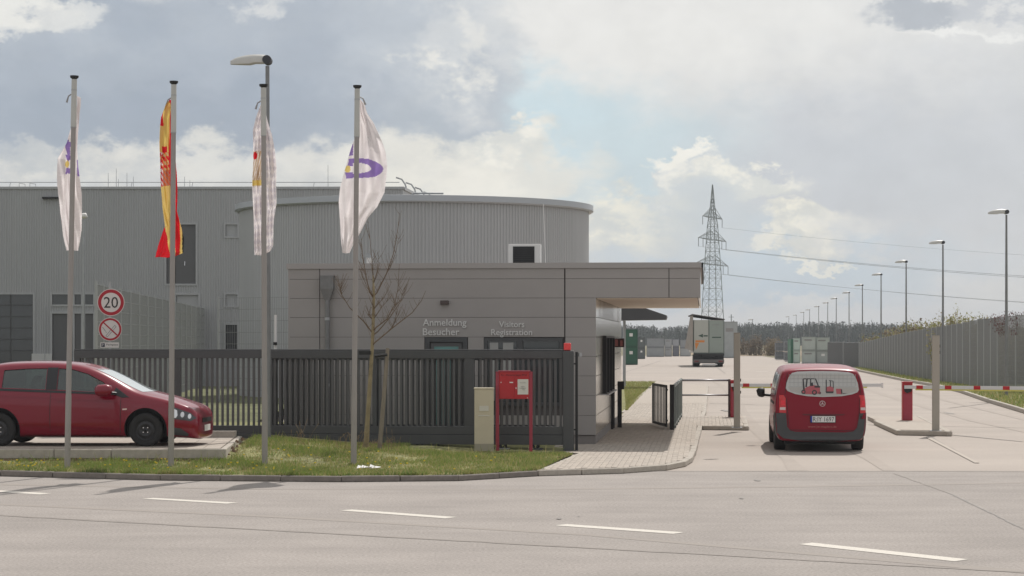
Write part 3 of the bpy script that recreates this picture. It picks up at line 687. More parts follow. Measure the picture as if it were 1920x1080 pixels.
gp_ = thing('gate_post', 'square anthracite gate post carrying the red beacon', 'gate post', gt(.11, 0, .1), YAW)
MB().box(-.11, .10, -.1, .1, 0, 1.97).build('post', ANTH, gp_, bev=.01); MB().box(-.16, .16, -.14, .14, 0, .015).build('foot_plate', ANTH, gp_)
MB().box(.13, .18, -.02, .06, 0, 1.95).box(.10, .13, -.01, .03, 1.7, 1.73).box(.10, .13, -.01, .03, .4, .43).build('catch_post', BLACK, gp_)
MB().cyl(.22, .02, 1.86, 1.93, .035, 10).build('camera_eye', GALV, gp_)
bc = thing('warning_beacon', 'bright red cube beacon on top of the gate post', 'beacon', gt(.085, 0, 2.07), YAW)
MB().box(-.07, .07, -.07, .07, .012, .155).build('lens', mat('beacon_red', (.75, .03, .03), .35, coat=.5), bc, bev=.012); MB().box(-.06, .06, -.06, .06, 0, .012).build('base', BLACK, bc)
for k, x in enumerate((-2.85, -2.55, -1.2, -.55)):
    r_ = thing('gate_roller', ['pale roller block under the gate below the entrance door', 'dark roller block under the gate left of the beige cabinet', 'roller block under the gate behind the red cabinet legs', 'roller block under the gate nearest the beacon post'][k], 'gate roller', gt(x, 0, .1), YAW)
    MB().box(-.14, .14, -.1, .1, 0, .05).build('base_plate', [GALV, ANTH][k % 2], r_); MB().tube([(-.05, -.08, .08), (-.05, .08, .08)], .034, 10).tube([(.05, -.08, .08), (.05, .08, .08)], .034, 10).build('roller', BLACK, r_)
wp = thing('white_post', 'slim white post with small camera seen above the gate by the third flagpole', 'camera post', gt(-6.0, 1.2, .2), YAW)
MB().cyl(0, 0, 0, 2.6, .028, 10).build('pole', CRWH, wp); MB().box(-.03, .04, -.09, -.02, 1.98, 2.04).build('camera', BLACK, wp)
# beige stele, red cabinet
cx, cy = at(907.5, 700, 41.0).x, 41.0
cb = thing('beige_cabinet', 'beige free standing metering cabinet between gate and grass', 'cabinet', (cx, cy, .12), 0)
MB().box(-.185, .185, 0, .3, .0, 1.22).build('body', BEIGE, cb, bev=.008); MB().box(-.195, .195, -.01, .31, 1.22, 1.245).build('lid', BEIGE, cb)
MB().box(-.09, .09, -.012, -.001, .80, .90).box(-.11, .11, -.008, -.001, .70, .72).build('plate', mat('plate_beige', (.58, .55, .48), .5), cb); MB().box(-.185, .185, -.004, -.0005, 0, .17).build('base_strip', mat('stain', (.33, .30, .23), .8), cb)
s_ = 41.3/FPX
fc = thing('fire_brigade_cabinet', 'red plan cabinet on two tall red posts in front of the gate', 'cabinet', ((964-960)*s_, 41.3, .12), 0)
def fz(py): return 2.3-(py-HOR)*s_-.12
def fx(px): return (px-964)*s_
MB().box(fx(929.5), fx(936), 0, .06, -.03, fz(697)).build('post', REDP, fc); MB().box(fx(992.5), fx(998.5), 0, .06, -.03, fz(697)).build('post', REDP, fc)
MB().box(fx(936.2), fx(992.3), -.03, .16, fz(748), fz(697)).build('box', RED, fc, bev=.004)
MB().box(fx(934), fx(994.5), -.05, .18, fz(697), fz(695)).build('lid', REDP, fc)
MB().box(fx(937.5), fx(964), -.038, -.031, fz(746.5), fz(706.5)).build('door', RED, fc, bev=.003); MB().box(fx(965), fx(991.3), -.038, -.031, fz(746.5), fz(706.5)).build('door', RED, fc, bev=.003)
MB().box(fx(970.5), fx(990.6), -.044, -.039, fz(739.5), fz(711)).build('notice', mat('notice', (.62, .60, .55), .7), fc)
DTX = mat('dark_print', (.10, .002, .004), .6); GTX = mat('grey_print', (.25, .24, .23), .7)
text('lettering', 'Fw - Planunterlagen BMZ', .50, DTX, fc, fx(939.5), -.031, fz(704.6), .003)
for k, (w, zz, xx) in enumerate(((.11, 718.3, 975.3), (.075, 725.5, 976.5), (.13, 728.5, 974), (.05, 731.5, 979.5))): text('lettering', ['Feuerwehr', 'Laufkarten', 'Brandmeldezentrale', 'Pforte'][k], w, GTX, fc, fx(xx), -.0445, fz(zz), .002, .02)
MB().cyl(fx(939.5), 0, 0, .001, .001, 3).tube([(fx(939.5), -.05, fz(717)), (fx(939.5), -.039, fz(717))], .014, 10).tube([(fx(967.7), -.05, fz(727.7)), (fx(967.7), -.039, fz(727.7))], .018, 10).tube([(fx(989), -.05, fz(746)), (fx(989), -.039, fz(746))], .012, 10).build('lock', mat('lock_pink', (.6, .35, .35), .4), fc)
MB().box(fx(955.5), fx(962), -.046, -.039, fz(718), fz(716)).build('handle', CRWH, fc)

# ------------------------------------------------------------------ mesh fences
def fence_panel_mesh(L_, H_, wire, vs, hs, m=GALV):
    b = MB(); n = round(L_/vs)
    for k in range(n+1): x = k*L_/n; b.add([(x-wire, 0, 0), (x+wire, 0, 0), (x+wire, 0, H_), (x-wire, 0, H_), (x, wire*1.8, 0), (x, wire*1.8, H_)], [(0, 1, 2, 3), (1, 4, 5, 2), (4, 0, 3, 5)])
    n = round(H_/hs)
    for k in range(n+1): z = k*H_/n; b.add([(0, -.004, z-wire*1.4), (L_, -.004, z-wire*1.4), (L_, -.004, z+wire*1.4), (0, -.004, z+wire*1.4), (0, wire, z), (L_, wire, z)], [(0, 1, 2, 3), (3, 2, 5, 4), (0, 4, 5, 1)])
    return b.mesh('mesh_panel', m)
FWIRE = mat('fence_wire', (.235, .24, .24), .5, metal=.3, var=.05)
FPOST = mat('fence_post_zinc', (.34, .35, .35), .45, metal=.3, var=.08)
def fence(label, pts, heights, step, z0, wire=.004, vs=.05, hs=.2, postr=.04, lab=None):
    f_ = thing('mesh_fence', label, 'fence', (pts[0][0], pts[0][1], 0)); o0 = Vector((*pts[0], 0)); me0 = fence_panel_mesh(1, 1, wire, vs/step, hs/3.0)
    # panel mesh is one metre square and scaled to the bay
    W = fence_panel_mesh(step, 3.0, wire, vs, hs, FWIRE); pmsh = MB().box(-postr, postr, -.03, .03, 0, 1).mesh('post', FPOST)
    for (a, b_), (ha, hb) in zip(zip(pts, pts[1:]), zip(heights, heights[1:])):
        A, B = Vector((*a, 0)), Vector((*b_, 0)); k = max(1, round((B-A).length/step))
        for i in range(k):
            p = A+(B-A)*i/k; q = A+(B-A)*(i+1)/k; h = ha+(hb-ha)*(i+.5)/k; t = q-p; rz = math.atan2(t.y, t.x)
            inst('mesh_panel', W, f_, (p.x-o0.x, p.y-o0.y, z0+.04), rz, (t.length/step, 1, (h-.06)/3.0))
            inst('post', pmsh, f_, (p.x-o0.x, p.y-o0.y, z0), rz, (1, 1, h+.04))
    return f_
fence('tall galvanised mesh fence running along the right side of the yard', fence_pts[:-1], [3.25, 3.16, 3.13, 2.99, 2.88, 2.62, 2.26, 1.93], 2.0, .1)
fence('short cross section of dense fence behind the pale crates', fence_pts[-2:], [1.93, 2.0], 2.0, .1, .021)
fence('mesh fence behind the speed limit sign receding towards the warehouse', [at(180, 600, 50).xy, at(205, 600, 54).xy, at(410, 600, 100).xy], [3.62, 3.62, 3.60], 2.5, .0, .005, .06, .25, .05)
# wood-grey infill boards of that fence, seen as blank sheets
b = fence('light mesh fence in front of the round hall seen above the gate', [at(410, 600, 66).xy, at(541, 600, 64).xy], [3.62, 3.55], 2.4, .0, .0035, .08, .3, .02)
# ------------------------------------------------------------------ lamps
def lamp_parts(h, rp=.07, hl_=.75, left=True):
    pole = MB().tube([(0, 0, 0), (0, 0, h*.42), (0, 0, h-.1)], [rp, rp*.82, rp*.55], 12)
    head = MB(); n = 12
    secs = []
    for i in range(9):
        t = i/8; x = .04-t*hl_; w = .13*math.sin(math.pi*min(1, .18+t*.80))**.6+.01; top = .0+.115*math.sin(math.pi*(.28+.72*t))**.7+.0; bot = -.07 if t > .45 else -.045
        secs.append((x, w, max(top, bot+.02), bot))
    for x, w, tp, bo in secs: head.v += [(x, -w, bo), (x, -w*.95, (tp+bo)/2+.02), (x, -w*.5, tp), (x, w*.5, tp), (x, w*.95, (tp+bo)/2+.02), (x, w, bo)]
    for i in range(8):
        for k in range(6): head.f.append((i*6+k, i*6+(k+1) % 6, (i+1)*6+(k+1) % 6, (i+1)*6+k))
    head.f += [tuple(range(5, -1, -1)), tuple(range(48, 54))]; head.m = [0]*len(head.f)
    piv = MB().tube([(0, -.14, .01), (0, .14, .01)], .085, 14)
    return pole, head, piv
LHEAD = mat('lamp_head', (.50, .49, .46), .4, var=.04); LPOLE = mat('lamp_pole_zinc', (.20, .205, .21), .45, metal=.4, var=.12, scale=5); LPIV = mat('lamp_pivot', (.03, .032, .04), .5)
def lamp(label, x, y, z, h, group=None, cat='street lamp'):
    t = thing('street_lamp', label, cat, (x, y, z), 0, group); p, hd, pv = lamp_parts(h)
    p.build('pole', LPOLE, t, smooth=40); hd.build('lamp_head', LHEAD, t, (0, 0, h), smooth=60); pv.build('pivot', LPIV, t, (0, 0, h), smooth=40); return t
lx = at(501.5, 600, 41.0).x
big = lamp('tall street lamp standing behind the third flagpole with its pale head pointing left', lx, 41.0, .2, 7.45)
MB().box(-.09, .09, -.09, .09, 0, .9).build('base_sleeve', LPOLE, big) if False else None
LH = [(1887,238),(1768,181),(1699,145),(1652,121),(1617,101),(1592,87),(1568,76),(1552,68),(1535,61),(1518,55),(1507,50),(1493,45),(1479,42)]
first = None; pool = None
names = ['nearest lamp of the row along the right fence, at the frame edge', 'second nearest lamp of the row, just right of the beige post on the island', 'third nearest lamp of the receding row along the right fence', 'fourth nearest lamp of the row, above the right end of the van boom', 'fifth nearest lamp of the row, above the van\'s right edge', 'sixth lamp of the row, above the right half of the van roof', 'seventh lamp of the row, just right of the pale stacked crates', 'eighth lamp of the row, above the rightmost pale crate', 'ninth lamp of the row, above the right pale crates', 'tenth lamp of the row, above the middle pale crate', 'eleventh lamp of the row, above the left edge of the pale crates', 'second farthest lamp of the receding row', 'farthest and smallest lamp of the receding row']
for i, (px_, h_) in enumerate(LH):
    D = 4.93*FPX/h_; x = (px_-960)*D/FPX; g = 'street lamps in a row along the right fence'
    if first is None:
        first = lamp(names[0], x, D, 0, 7.23, g); pool = list(first.children); bpy.context.view_layer.update(); pool = [o for o in COL.objects if o.parent is first]
    else: copy_thing(first, pool, (x, D, 0), None, names[i])
t = thing('street_lamp', 'small far lamp in front of the warehouse right of the first flagpole', 'street lamp', (at(157, 600, 80).x, 80, 0))
MB().cyl(0, 0, 0, 6.75, .06, 10, r1=.045).build('pole', GALV, t); b = MB()
b.tube([(.12, 0, 6.86), (.05, 0, 6.93), (-.12, 0, 6.93), (-.26, 0, 6.86)], [.05, .11, .10, .05], 10); b.build('lamp_head', CRWH, t, smooth=1)
lamp('thin distant lamp in the yard beyond the lorry', (1411-960)*330/FPX, 330, 0, 5.3)

# ------------------------------------------------------------------ signs
sg = thing('traffic_sign', 'speed limit twenty sign above a no smoking sign on one post', 'sign', (at(206, 600, 43.6).x, 43.6, .3))
k_ = 43.6/FPX
def sz(py): return 2.3-(py-HOR)*k_-.3
MB().cyl(0, .035, 0, sz(528), .03, 10).build('post', GALV, sg)
SRED = mat('sign_red', (.36, .006, .02), .45); SWH = mat('sign_white', (.62, .58, .56), .5); SBK = mat('sign_black', (.012, .012, .012), .5)
def disc(b, x, z, r, y0, y1, n=40, m=0): b.side([(x+r*math.cos(2*math.pi*k/n), z+r*math.sin(2*math.pi*k/n)) for k in range(n)], y0, y1, m)
def ring(b, x, z, r0, r1, y0, y1, n=40, m=0):
    for k in range(n):
        a, c = 2*math.pi*k/n, 2*math.pi*(k+1)/n
        b.side([(x+r0*math.cos(a), z+r0*math.sin(a)), (x+r1*math.cos(a), z+r1*math.sin(a)), (x+r1*math.cos(c), z+r1*math.sin(c)), (x+r0*math.cos(c), z+r0*math.sin(c))], y0, y1, m)
x1, z1 = 2*k_, sz(567); b = MB(); disc(b, x1, z1, 25.5*k_, 0, .004); a_ = b.build('sign_plate', SWH, sg)
b = MB(); ring(b, x1, z1, 18.3*k_, 24.3*k_, -.002, -.0005); b.build('red_ring', SRED, a_)
tx = text('numeral', '20', 26.5*k_, SBK, a_, x1-13.2*k_, -.001, z1-10.3*k_, .002, 20.6*k_)
x2, z2 = 0.6*k_, sz(617.5); b = MB(); disc(b, x2, z2, 22*k_, 0, .004); a_ = b.build('sign_plate', SWH, sg)
b = MB(); ring(b, x2, z2, 17.2*k_, 21*k_, -.002, -.0005); b.side([(x2-13*k_, z2+11.6*k_), (x2-11.3*k_, z2+13.2*k_), (x2+13.6*k_, z2-9.8*k_), (x2+12*k_, z2-11.6*k_)], -.003, -.0021); b.build('red_ring', SRED, a_)
b = MB()
def seg(b, p, q, w, y0, y1):
    p, q = Vector(p), Vector(q); t = (q-p).normalized(); nn = Vector((-t.y, t.x))*w/2; b.side([tuple(p-nn), tuple(q-nn), tuple(q+nn), tuple(p+nn)], y0, y1)
cg = [(-8, -12), (8.5, 7.5), (11.2, 5), (-5.3, -14.2), (-8, -12)]
for p, q in zip(cg, cg[1:]): seg(b, (x2+p[0]*k_, z2+p[1]*k_), (x2+q[0]*k_, z2+q[1]*k_), .9*k_, -.0015, -.0005)
for k in range(4): seg(b, (x2+(-15+2.2*k)*k_, z2+(4-2.8*k)*k_), (x2+(-11.5+1.6*k)*k_, z2+(1.5-2.6*k)*k_), .9*k_, -.0015, -.0005)
b.build('cigarette', mat('sign_grey', (.2, .2, .2), .5), a_)
a_ = MB().box(-18*k_, 17*k_, 0, .004, sz(652), sz(642)).build('sign_plate', SWH, sg)
MB().box(-16.3*k_, -9.5*k_, -.002, -.0005, sz(650.5), sz(643.5)).build('pictogram', mat('sign_blue', (.03, .035, .06), .5), a_)
text('lettering', 'P', 3*k_, SWH, a_, -14.8*k_, -.0021, sz(649.6), .001, 5*k_); text('lettering', 'Parkplatz', 22*k_, SBK, a_, -6.5*k_, -.0005, sz(648.8), .001, 4.4*k_)

# ------------------------------------------------------------------ flagpoles and flags
CLW = mat('flag_white', (.84, .79, .79), .8, trans=.55); CLP = mat('flag_purple', (.30, .20, .50), .8, trans=.4); CLY = mat('flag_yellow', (.78, .60, .20), .8, trans=.45)
CLR = mat('flag_red', (.68, .018, .03), .8, trans=.45); CLO = mat('flag_orange', (.60, .24, .08), .8, trans=.4); CLT = mat('flag_tan', (.62, .48, .34), .8, trans=.4); CLG = mat('flag_greyblue', (.70, .66, .69), .8, trans=.45); CLK = mat('flag_black', (.02, .02, .02), .8)
FM = [CLW, CLP, CLY, CLR, CLO, CLT, CLG, CLK]
PL = [(126, 865, 139.5, 142, 36.2), (320.5, 866, 326, 152, 36.45), (496.5, 868, 494, 158, 36.75), (663, 866, 670, 160, 37.0)]
plab = ['leftmost flagpole, beside the door of the red car', 'second flagpole from the left, in front of the red car\'s front wheel', 'third flagpole from the left, in front of the tall street lamp', 'rightmost flagpole, left of the young tree']
for i, (bx, by, tx_, ty, D) in enumerate(PL):
    B = at(bx, by, D); T = at(tx_, ty, D); z0 = zt(B.x, D)-.03; Lv = T-B
    fp = thing('flagpole', plab[i], 'flagpole', (B.x, B.y, z0), 0, 'flagpoles on the verge')
    H = T.z-z0; dx = T.x-B.x; zs = H-(96/FPX*D)
    P = lambda z: (dx*z/H, 0, z)
    MB().tube([P(0), P(H*.19), P(H*.19+.001), P(zs)], [.052, .05, .046, .043], 16).build('pole', POLE, fp, smooth=40)
    MB().tube([P(zs), P(H-.06)], [.049, .046], 16).build('rotating_sleeve', POLEL, fp, smooth=40)
    MB().tube([P(zs-.012), P(zs)], .051, 16).build('collar', GALV, fp); MB().tube([P(H-.25), P(H-.235)], .050, 16).build('collar', GALV, fp)
    MB().tube([P(H-.09), P(H-.05), P(H-.035), P(H)], [.035, .045, .07, .075], 14).build('cap', BLACK, fp, smooth=40)
def interp(tab, y):
    if y <= tab[0][0]: return tab[0][1]
    for (a, va), (b_, vb) in zip(tab, tab[1:]):
        if y <= b_: return va+(vb-va)*(y-a)/(b_-a)
    return tab[-1][1]
def ell(x, y, cx, cy, rx, ry): return ((x-cx)/rx)**2+((y-cy)/ry)**2
def c1(x, y):
    if x < 137:
        for c, h in ((270, 5), (295, 4.5), (320, 5)):
            if abs(y-c-(x-130)*.25) < h and x > 119: return 1
        if ell(x, y, 121, 306, 4.5, 7) < 1: return 2
        if abs(x-119.5-(320-y)*.12) < 2.2 and 262 < y < 325: return 1
    if x > 144.5 and 300 < y < 330: return 1
    return 0
def c2(x, y):
    if x > 328: return 3 if x < 333+(y-402)*.02 else (2 if x < 339+(y-440)*.03 else 7)
    bnd = interp([(187, 317), (257, 315), (300, 315), (340, 319), (375, 321), (600, 330)], y)
    if x > bnd: return 3
    if y > 423 and x < interp([(423, 306), (446, 313), (482, 318)], y): return 3
    if 272 < y < 348:
        s = math.sin(x*1.7)*math.sin(y*.55+x)
        if y < 284: return 3 if abs(x-306) < 5 else 2
        if 292 < y < 300 or 308 < y < 314: return 3 if s > -.5 else 2
        if x < 301.5: return 3 if s > 0 else 0
        if s > .55: return 3
        if s < -.75: return 1
        return 4 if y > 318 or s > .15 else 2
    if 205 < y < 235 and x < 305: return 3
    return 2
def c3(x, y):
    if x < 493:
        if ell(x, y, 475, 290, 5, 7) < 1: return 3
        if 337 < y < 347: return 2
        if 282 < y < 348: return 5 if math.sin(x*1.3+y*.3) > -.6 else 0
    return 6 if math.sin((x*.55+y*.22))*math.sin(x*.5-y*.24) > .05 else 0
def c4(x, y):
    e = ell(x, y, 672, 315, 45, 18.5); e2 = ell(x, y, 664, 315, 31, 10.5)
    if x > 661:
        if e < 1 and e2 > 1: return 1
    else:
        if ell(x, y, 651, 316, 5.5, 7) < 1: return 2
        if 268 < y < 290 and x > 653: return 1
        if 296 < y < 310 and x > 650+(310-y)*.2: return 1
        if 322 < y < 334 and x > 646+(y-322)*.2: return 1
    return 0
flags = [
 ('white narrow flag with purple bars on the leftmost flagpole', 0, c1, [(195,144),(220,139),(225,135),(267,125),(297,108),(343,105.5),(397,106.7),(440,113),(468,120.7)], [(195,146.5),(270,145),(290,146),(363,149),(430,148),(468,143)], 180, 469),
 ('red and yellow flag with a coat of arms on the second flagpole', 1, c2, [(187,318),(197,309),(220,302),(273,298),(340,297),(387,300),(423,306.7),(460,295),(482,289)], [(187,325),(395,329),(402,331),(423,337),(447,343),(473,341.7),(478,332),(482,322)], 187, 482),
 ('pale lozenge flag with a tan coat of arms on the third flagpole', 2, c3, [(193,490),(220,480),(243,473),(280,471),(340,471),(390,472.7),(433,475),(477,476.7)], [(193,495),(225,500),(253,508),(280,513),(313,516),(347,515),(380,517),(423,511.7),(460,510.7),(470,505),(477,495)], 193, 478),
 ('white flag billowing right with a purple ring on the rightmost flagpole', 3, c4, [(185,671),(240,667),(253,664),(280,655),(313,646.7),(353,636.7),(377,634),(417,636.7),(447,639),(473,641.7)], [(185,675),(193,682),(210,687),(230,700),(263,715),(283,721.7),(307,725),(327,724),(360,720),(387,706.7),(407,690),(437,675),(457,663),(473,656)], 185, 474)]
for lab, i, cf, Lt, Rt, y0, y1 in flags:
    D = PL[i][4]+.18; NU, NV = 56, 200; b = MB(); xp = PL[i][2]-3
    for j in range(NV+1):
        y = y0+(y1-y0)*j/NV; xl, xr_ = interp(Lt, y), interp(Rt, y)
        jag = random.uniform(-.25, .25)
        for k in range(NU+1):
            t = k/NU; x = xl+(xr_-xl)*t+jag*(1-2*t)
            dep = .10*math.sin(t*6.3+y*.018+i)+.05*math.sin(t*13+y*.035+2*i)+.02*math.sin(t*29-y*.06)
            if i == 2: dep += .035*math.sin(t*34+y*.05)
            dd = D+dep+.12; p = at(x, y, D); b.v.append((p.x, dd, p.z))
    for j in range(NV):
        for k in range(NU):
            q = (j*(NU+1)+k, j*(NU+1)+k+1, (j+1)*(NU+1)+k+1, (j+1)*(NU+1)+k); b.f.append(q)
            y = y0+(y1-y0)*(j+.5)/NV; xl, xr_ = interp(Lt, y), interp(Rt, y); b.m.append(cf(xl+(xr_-xl)*(k+.5)/NU, y))
    r0 = thing('flag', lab, 'flag', (at(PL[i][2], y0, D).x, D, at(0, y0, D).z))
    o = b.build('cloth', FM, None, smooth=1); o.parent = r0; o.location = -Vector(r0.location)
    px0 = interp(Lt, y0); a = at(PL[i][2], y0-2, D); sgn = 1 if i in (3,) else -1
    MB().tube([(0, -.05, .05), (sgn*.10, 0, 0.0), (sgn*.14, .05, -.10)], [.012, .012, .02], 6).build('flag_arm', GALV, r0)

# ------------------------------------------------------------------ young tree with stake
tr = thing('young_tree', 'bare young tree in front of the gate beside its stake', 'tree', tuple(at(686, 848, 40.2)))
TO = Vector(tr.location); random.seed(11)
def tp(x, y, dy=0): return at(x, y, 40.2)-TO+Vector((0, dy, 0))
MB().tube([tp(*p) for p in ((684,856),(686,842),(689.5,781),(694,712),(698,651),(700,599),(701,551),(699.5,516))], [.066,.055,.043,.038,.033,.028,.023,.013], 10).build('trunk', BARK, tr, smooth=1)
brs = [[(699.5,516),(696.5,477),(691,416)], [(701,555),(706.5,549),(724,514),(737,477),(745.6,429),(748.7,399)], [(700,556),(694,547),(689,525),(682.6,481),(681,449)], [(700,560),(693,549),(680,522),(673,490)],
 [(698,624),(682.6,603),(656.5,577),(641,551),(635,516)], [(698,648),(703.5,642),(735,616),(774,586),(791,564),(799,546)], [(700,620),(706,614),(726,599),(741,573),(748,542),(751,496.5)], [(700,628),(708,622),(730,596),(750,566),(757,553)],
 [(700,597),(706,592),(718,575),(736,556)], [(700,580),(705,576),(722,558),(737,528)], [(700,600),(694,596),(688,590)], [(724,514),(732,500),(742,470),(748,440)], [(741,573),(752,562),(758,540)], [(641,551),(640,535)], [(701,530),(708,510),(712,480)], [(735,616),(742,600),(746,580)]]
bm = MB()
for br in brs:
    dz = random.uniform(-.5, .5); L_ = len(br); pts = [tp(x, y, dz*(k/(L_-1))) for k, (x, y) in enumerate(br)]
    r0 = .015 if len(br) > 4 else .009
    bm.tube(pts, [r0*(1-.8*k/(L_-1)) for k in range(L_)], 6)
    for k in range(15):
        j = random.randrange(1, L_); a = pts[j-1].lerp(pts[j], random.random()); d = Vector((random.choice((-1, 1))*random.uniform(.3, 1), random.uniform(-.6, .6), random.uniform(.8, 1.6))).normalized()
        l = random.uniform(.05, .30); e_ = a+d*l+Vector((0, 0, l*.2)); bm.tube([a, a+d*l*.5, e_], [.0045, .0038, .0022], 4); bm.tube([e_, e_+d*.012], [.006, .003], 4)
bm.build('branches', BARKD, tr)
st = thing('tree_stake', 'leaning wooden stake with black strap beside the young tree', 'stake', tuple(at(711, 852, 39.9)))
SO = Vector(st.location); MB().tube([at(711, 852, 39.9)-SO, at(727, 653, 40.1)-SO], [.045, .035], 8).build('post', WOOD, st)
MB().tube([at(702, 668, 39.98)-SO, at(726, 665, 40.0)-SO], .028, 6).build('strap', BLACK, st)
tag(MB().box(-.24, -.02, 0, .05, 0, .07).build('tree_tie', BLACK, None, tuple(at(697, 665, 40.1))), 'short black tie around the young tree trunk at gate beam height', 'tree tie')
b = MB()
for cx_, cy_, n_, hh in ((668, 850, 14, .35), (562, 835, 10, .45), (728, 852, 16, .42), (640, 850, 8, .3), (700, 852, 12, .22)):
    c = at(cx_, cy_, 39.8)
    for k in range(n_):
        p = Vector((c.x+random.gauss(0, .1), 39.8+random.uniform(-.3, .3), zt(c.x, 39.8))); d = Vector((random.gauss(0, .3), random.gauss(0, .2), 1)); l = hh*random.uniform(.4, 1.1); b.tube([p, p+d*l*.6, p+d*l+Vector((random.gauss(0, .06), 0, -.02))], [.004, .003, .006], 4)
kind(b.build('dry_weeds', mat('dry_weed', (.24, .17, .10), .9)), 'stuff')

# ------------------------------------------------------------------ barriers, railings
PVX = lambda D, px_: (px_-960)*D/FPX
def barrier(label, x, y, w, h, boom, blab):
    t = thing('barrier_housing', label, 'barrier housing', (x, y, .1), YAW)
    MB().box(-w/2, w/2, 0, .3, 0, h).build('casing', RED, t, bev=.012); MB().box(-w/2+.02, w/2-.02, -.012, 0, .03, h-.3).build('door', REDP, t)
    MB().box(-w/2-.01, w/2+.01, -.02, .32, h, h+.02).build('lid', RED, t); MB().side([(-w/2+.03, h-.08), (-w/2+.05, h-.24), (-.02, h-.29), (w/2-.03, h-.24), (w/2-.01, h-.08)], -.05, -.012).build('boom_bracket', BLACK, t)
    L_, rz, tilt = boom; bt = thing('barrier_boom', blab, 'barrier boom', (x, y-.1, .1+h-.12), rz); bt.rotation_euler = (0, tilt, rz)
    MB().box(-.1, L_, -.03, .03, -.045, .045).build('beam', mat('boom_white', (.60, .60, .60), .45), bt)
    MB().box(.2, L_-.4, -.01, .01, -.085, -.0455).build('edge_strip', YEL, bt); MB().box(L_, L_+.05, -.035, .035, -.08, .07).build('end_cap', CRWH, bt)
    q = .23
    while q < L_-.1:
        MB().box(q, q+.18, -.033, .033, -.048, .048).build('red_band', RED, bt); q += .776
    return t
barrier('red barrier housing behind the left beige post, at the railing end', 6.25, 60, .2, 1.03, (4.12, 0.0, 0), 'white boom with red bands passing behind the red van')
barrier('red barrier housing on the right traffic island', 10.68, 57.6, .27, 1.03, (6.6, -R(26), R(0)), 'white boom with red bands reaching the right frame edge')
def stele(label, x, y, w, h, led):
    t = thing('beige_post', label, 'post', (x, y, .1), YAW)
    MB().box(-w/2, w/2, -.09, .09, 0.01, h).build('body', STELE, t, bev=.012); MB().box(-w/2-.05, w/2+.05, -.12, .12, 0, .015).build('foot_plate', GALV, t)
    MB().box(-w/2-.003, w/2+.003, -.093, .093, h, h+.012).build('cap', STELE, t)
    b = MB()
    for z in led: b.box(w/2+.001, w/2+.02, -.04, .04, z, z+.07)
    b.build('reader', BLACK, t)
stele('slim beige access post on the left island by the railing', 5.59, 53, .16, 2.35, (.85, 1.15, 1.9))
stele('slim beige access post on the right traffic island', 10.17, 51.2, .165, 2.28, (1.85, 2.0))
# pedestrian gate and railings
P0 = Vector((3.88, 51.8, 0)); 
pg = thing('pedestrian_gate', 'small open black barred gate beside the walkway', 'gate', (3.78, 51.9, .1), 0)
ang = math.atan2(gp(1224, 795, .1)[1]-51.9, PVX(53.5, 1224)-3.78)
pg.rotation_euler = (0, 0, math.atan2(1.7, -.27)); LG = 1.0
lx0, ly0 = PVX(54.6, 1224)-3.78, 54.6-51.9; LG = math.hypot(lx0, ly0); pg.rotation_euler = (0, 0, math.atan2(ly0, lx0))
MB().box(.14, LG, -.02, .02, 1.02, 1.08).box(.14, LG, -.02, .02, .06, .12).box(.14, .19, -.02, .02, .12, 1.02).box(LG-.05, LG, -.02, .02, .12, 1.02).box(0, .14, -.015, .015, .95, .99).box(0, .14, -.015, .015, .2, .24).build('frame', BLACK, pg)
me = MB().box(-.012, .012, -.012, .012, .12, 1.02).mesh('bar', BLACK)
for k in range(8): inst('bar', me, pg, (.19+(LG-.24)*(k+1)/9, 0, 0))
tag(MB().box(-.05, .055, -.05, .05, 0, 1.10).build('gate_post', BLACK, None, (3.88, 51.8, .1), YAW, bev=.005), 'black square post at the near end of the walkway railing', 'gate post')
rl = thing('railing', 'green grey barred railing receding from the black gate post', 'railing', (3.95, 52.0, .1), math.atan2(8.2, .83))
LR = math.hypot(8.2, .83)
RG = mat('railing_zinc', (.22, .25, .24), .4, metal=.5)
MB().box(0, LR, -.02, .02, 1.03, 1.09).box(0, LR, -.02, .02, .08, .12).build('rail', RG, rl)
me = MB().box(-.012, .012, -.012, .012, .12, 1.03).mesh('bar', RG)
for k in range(40): inst('bar', me, rl, (.1+k*(LR-.2)/39, 0, 0))
b = MB(); 
for k in range(5): MB().box(-.03, .03, -.03, .03, 0, 1.1).build('post', RG, rl, (.9+k*1.8, 0, 0))
rw = thing('pipe_railing', 'two bar tube railing across to the red barrier housing', 'railing', (4.78, 60.3, .1), 0)
RT = mat('tube_zinc', (.30, .29, .30), .4, metal=.6)
MB().tube([(0, 0, 1.04), (1.36, 0, 1.04)], .03, 8).build('rail', RT, rw, smooth=1); MB().tube([(0, 0, .62), (1.36, 0, .62)], .025, 8).build('rail', RT, rw, smooth=1)
MB().cyl(0, 0, 0, 1.04, .03, 8).build('post', RT, rw); MB().box(1.33, 1.40, -.03, .03, 0, 1.07).build('post', mat('post_dark', (.10, .08, .08), .5), rw)

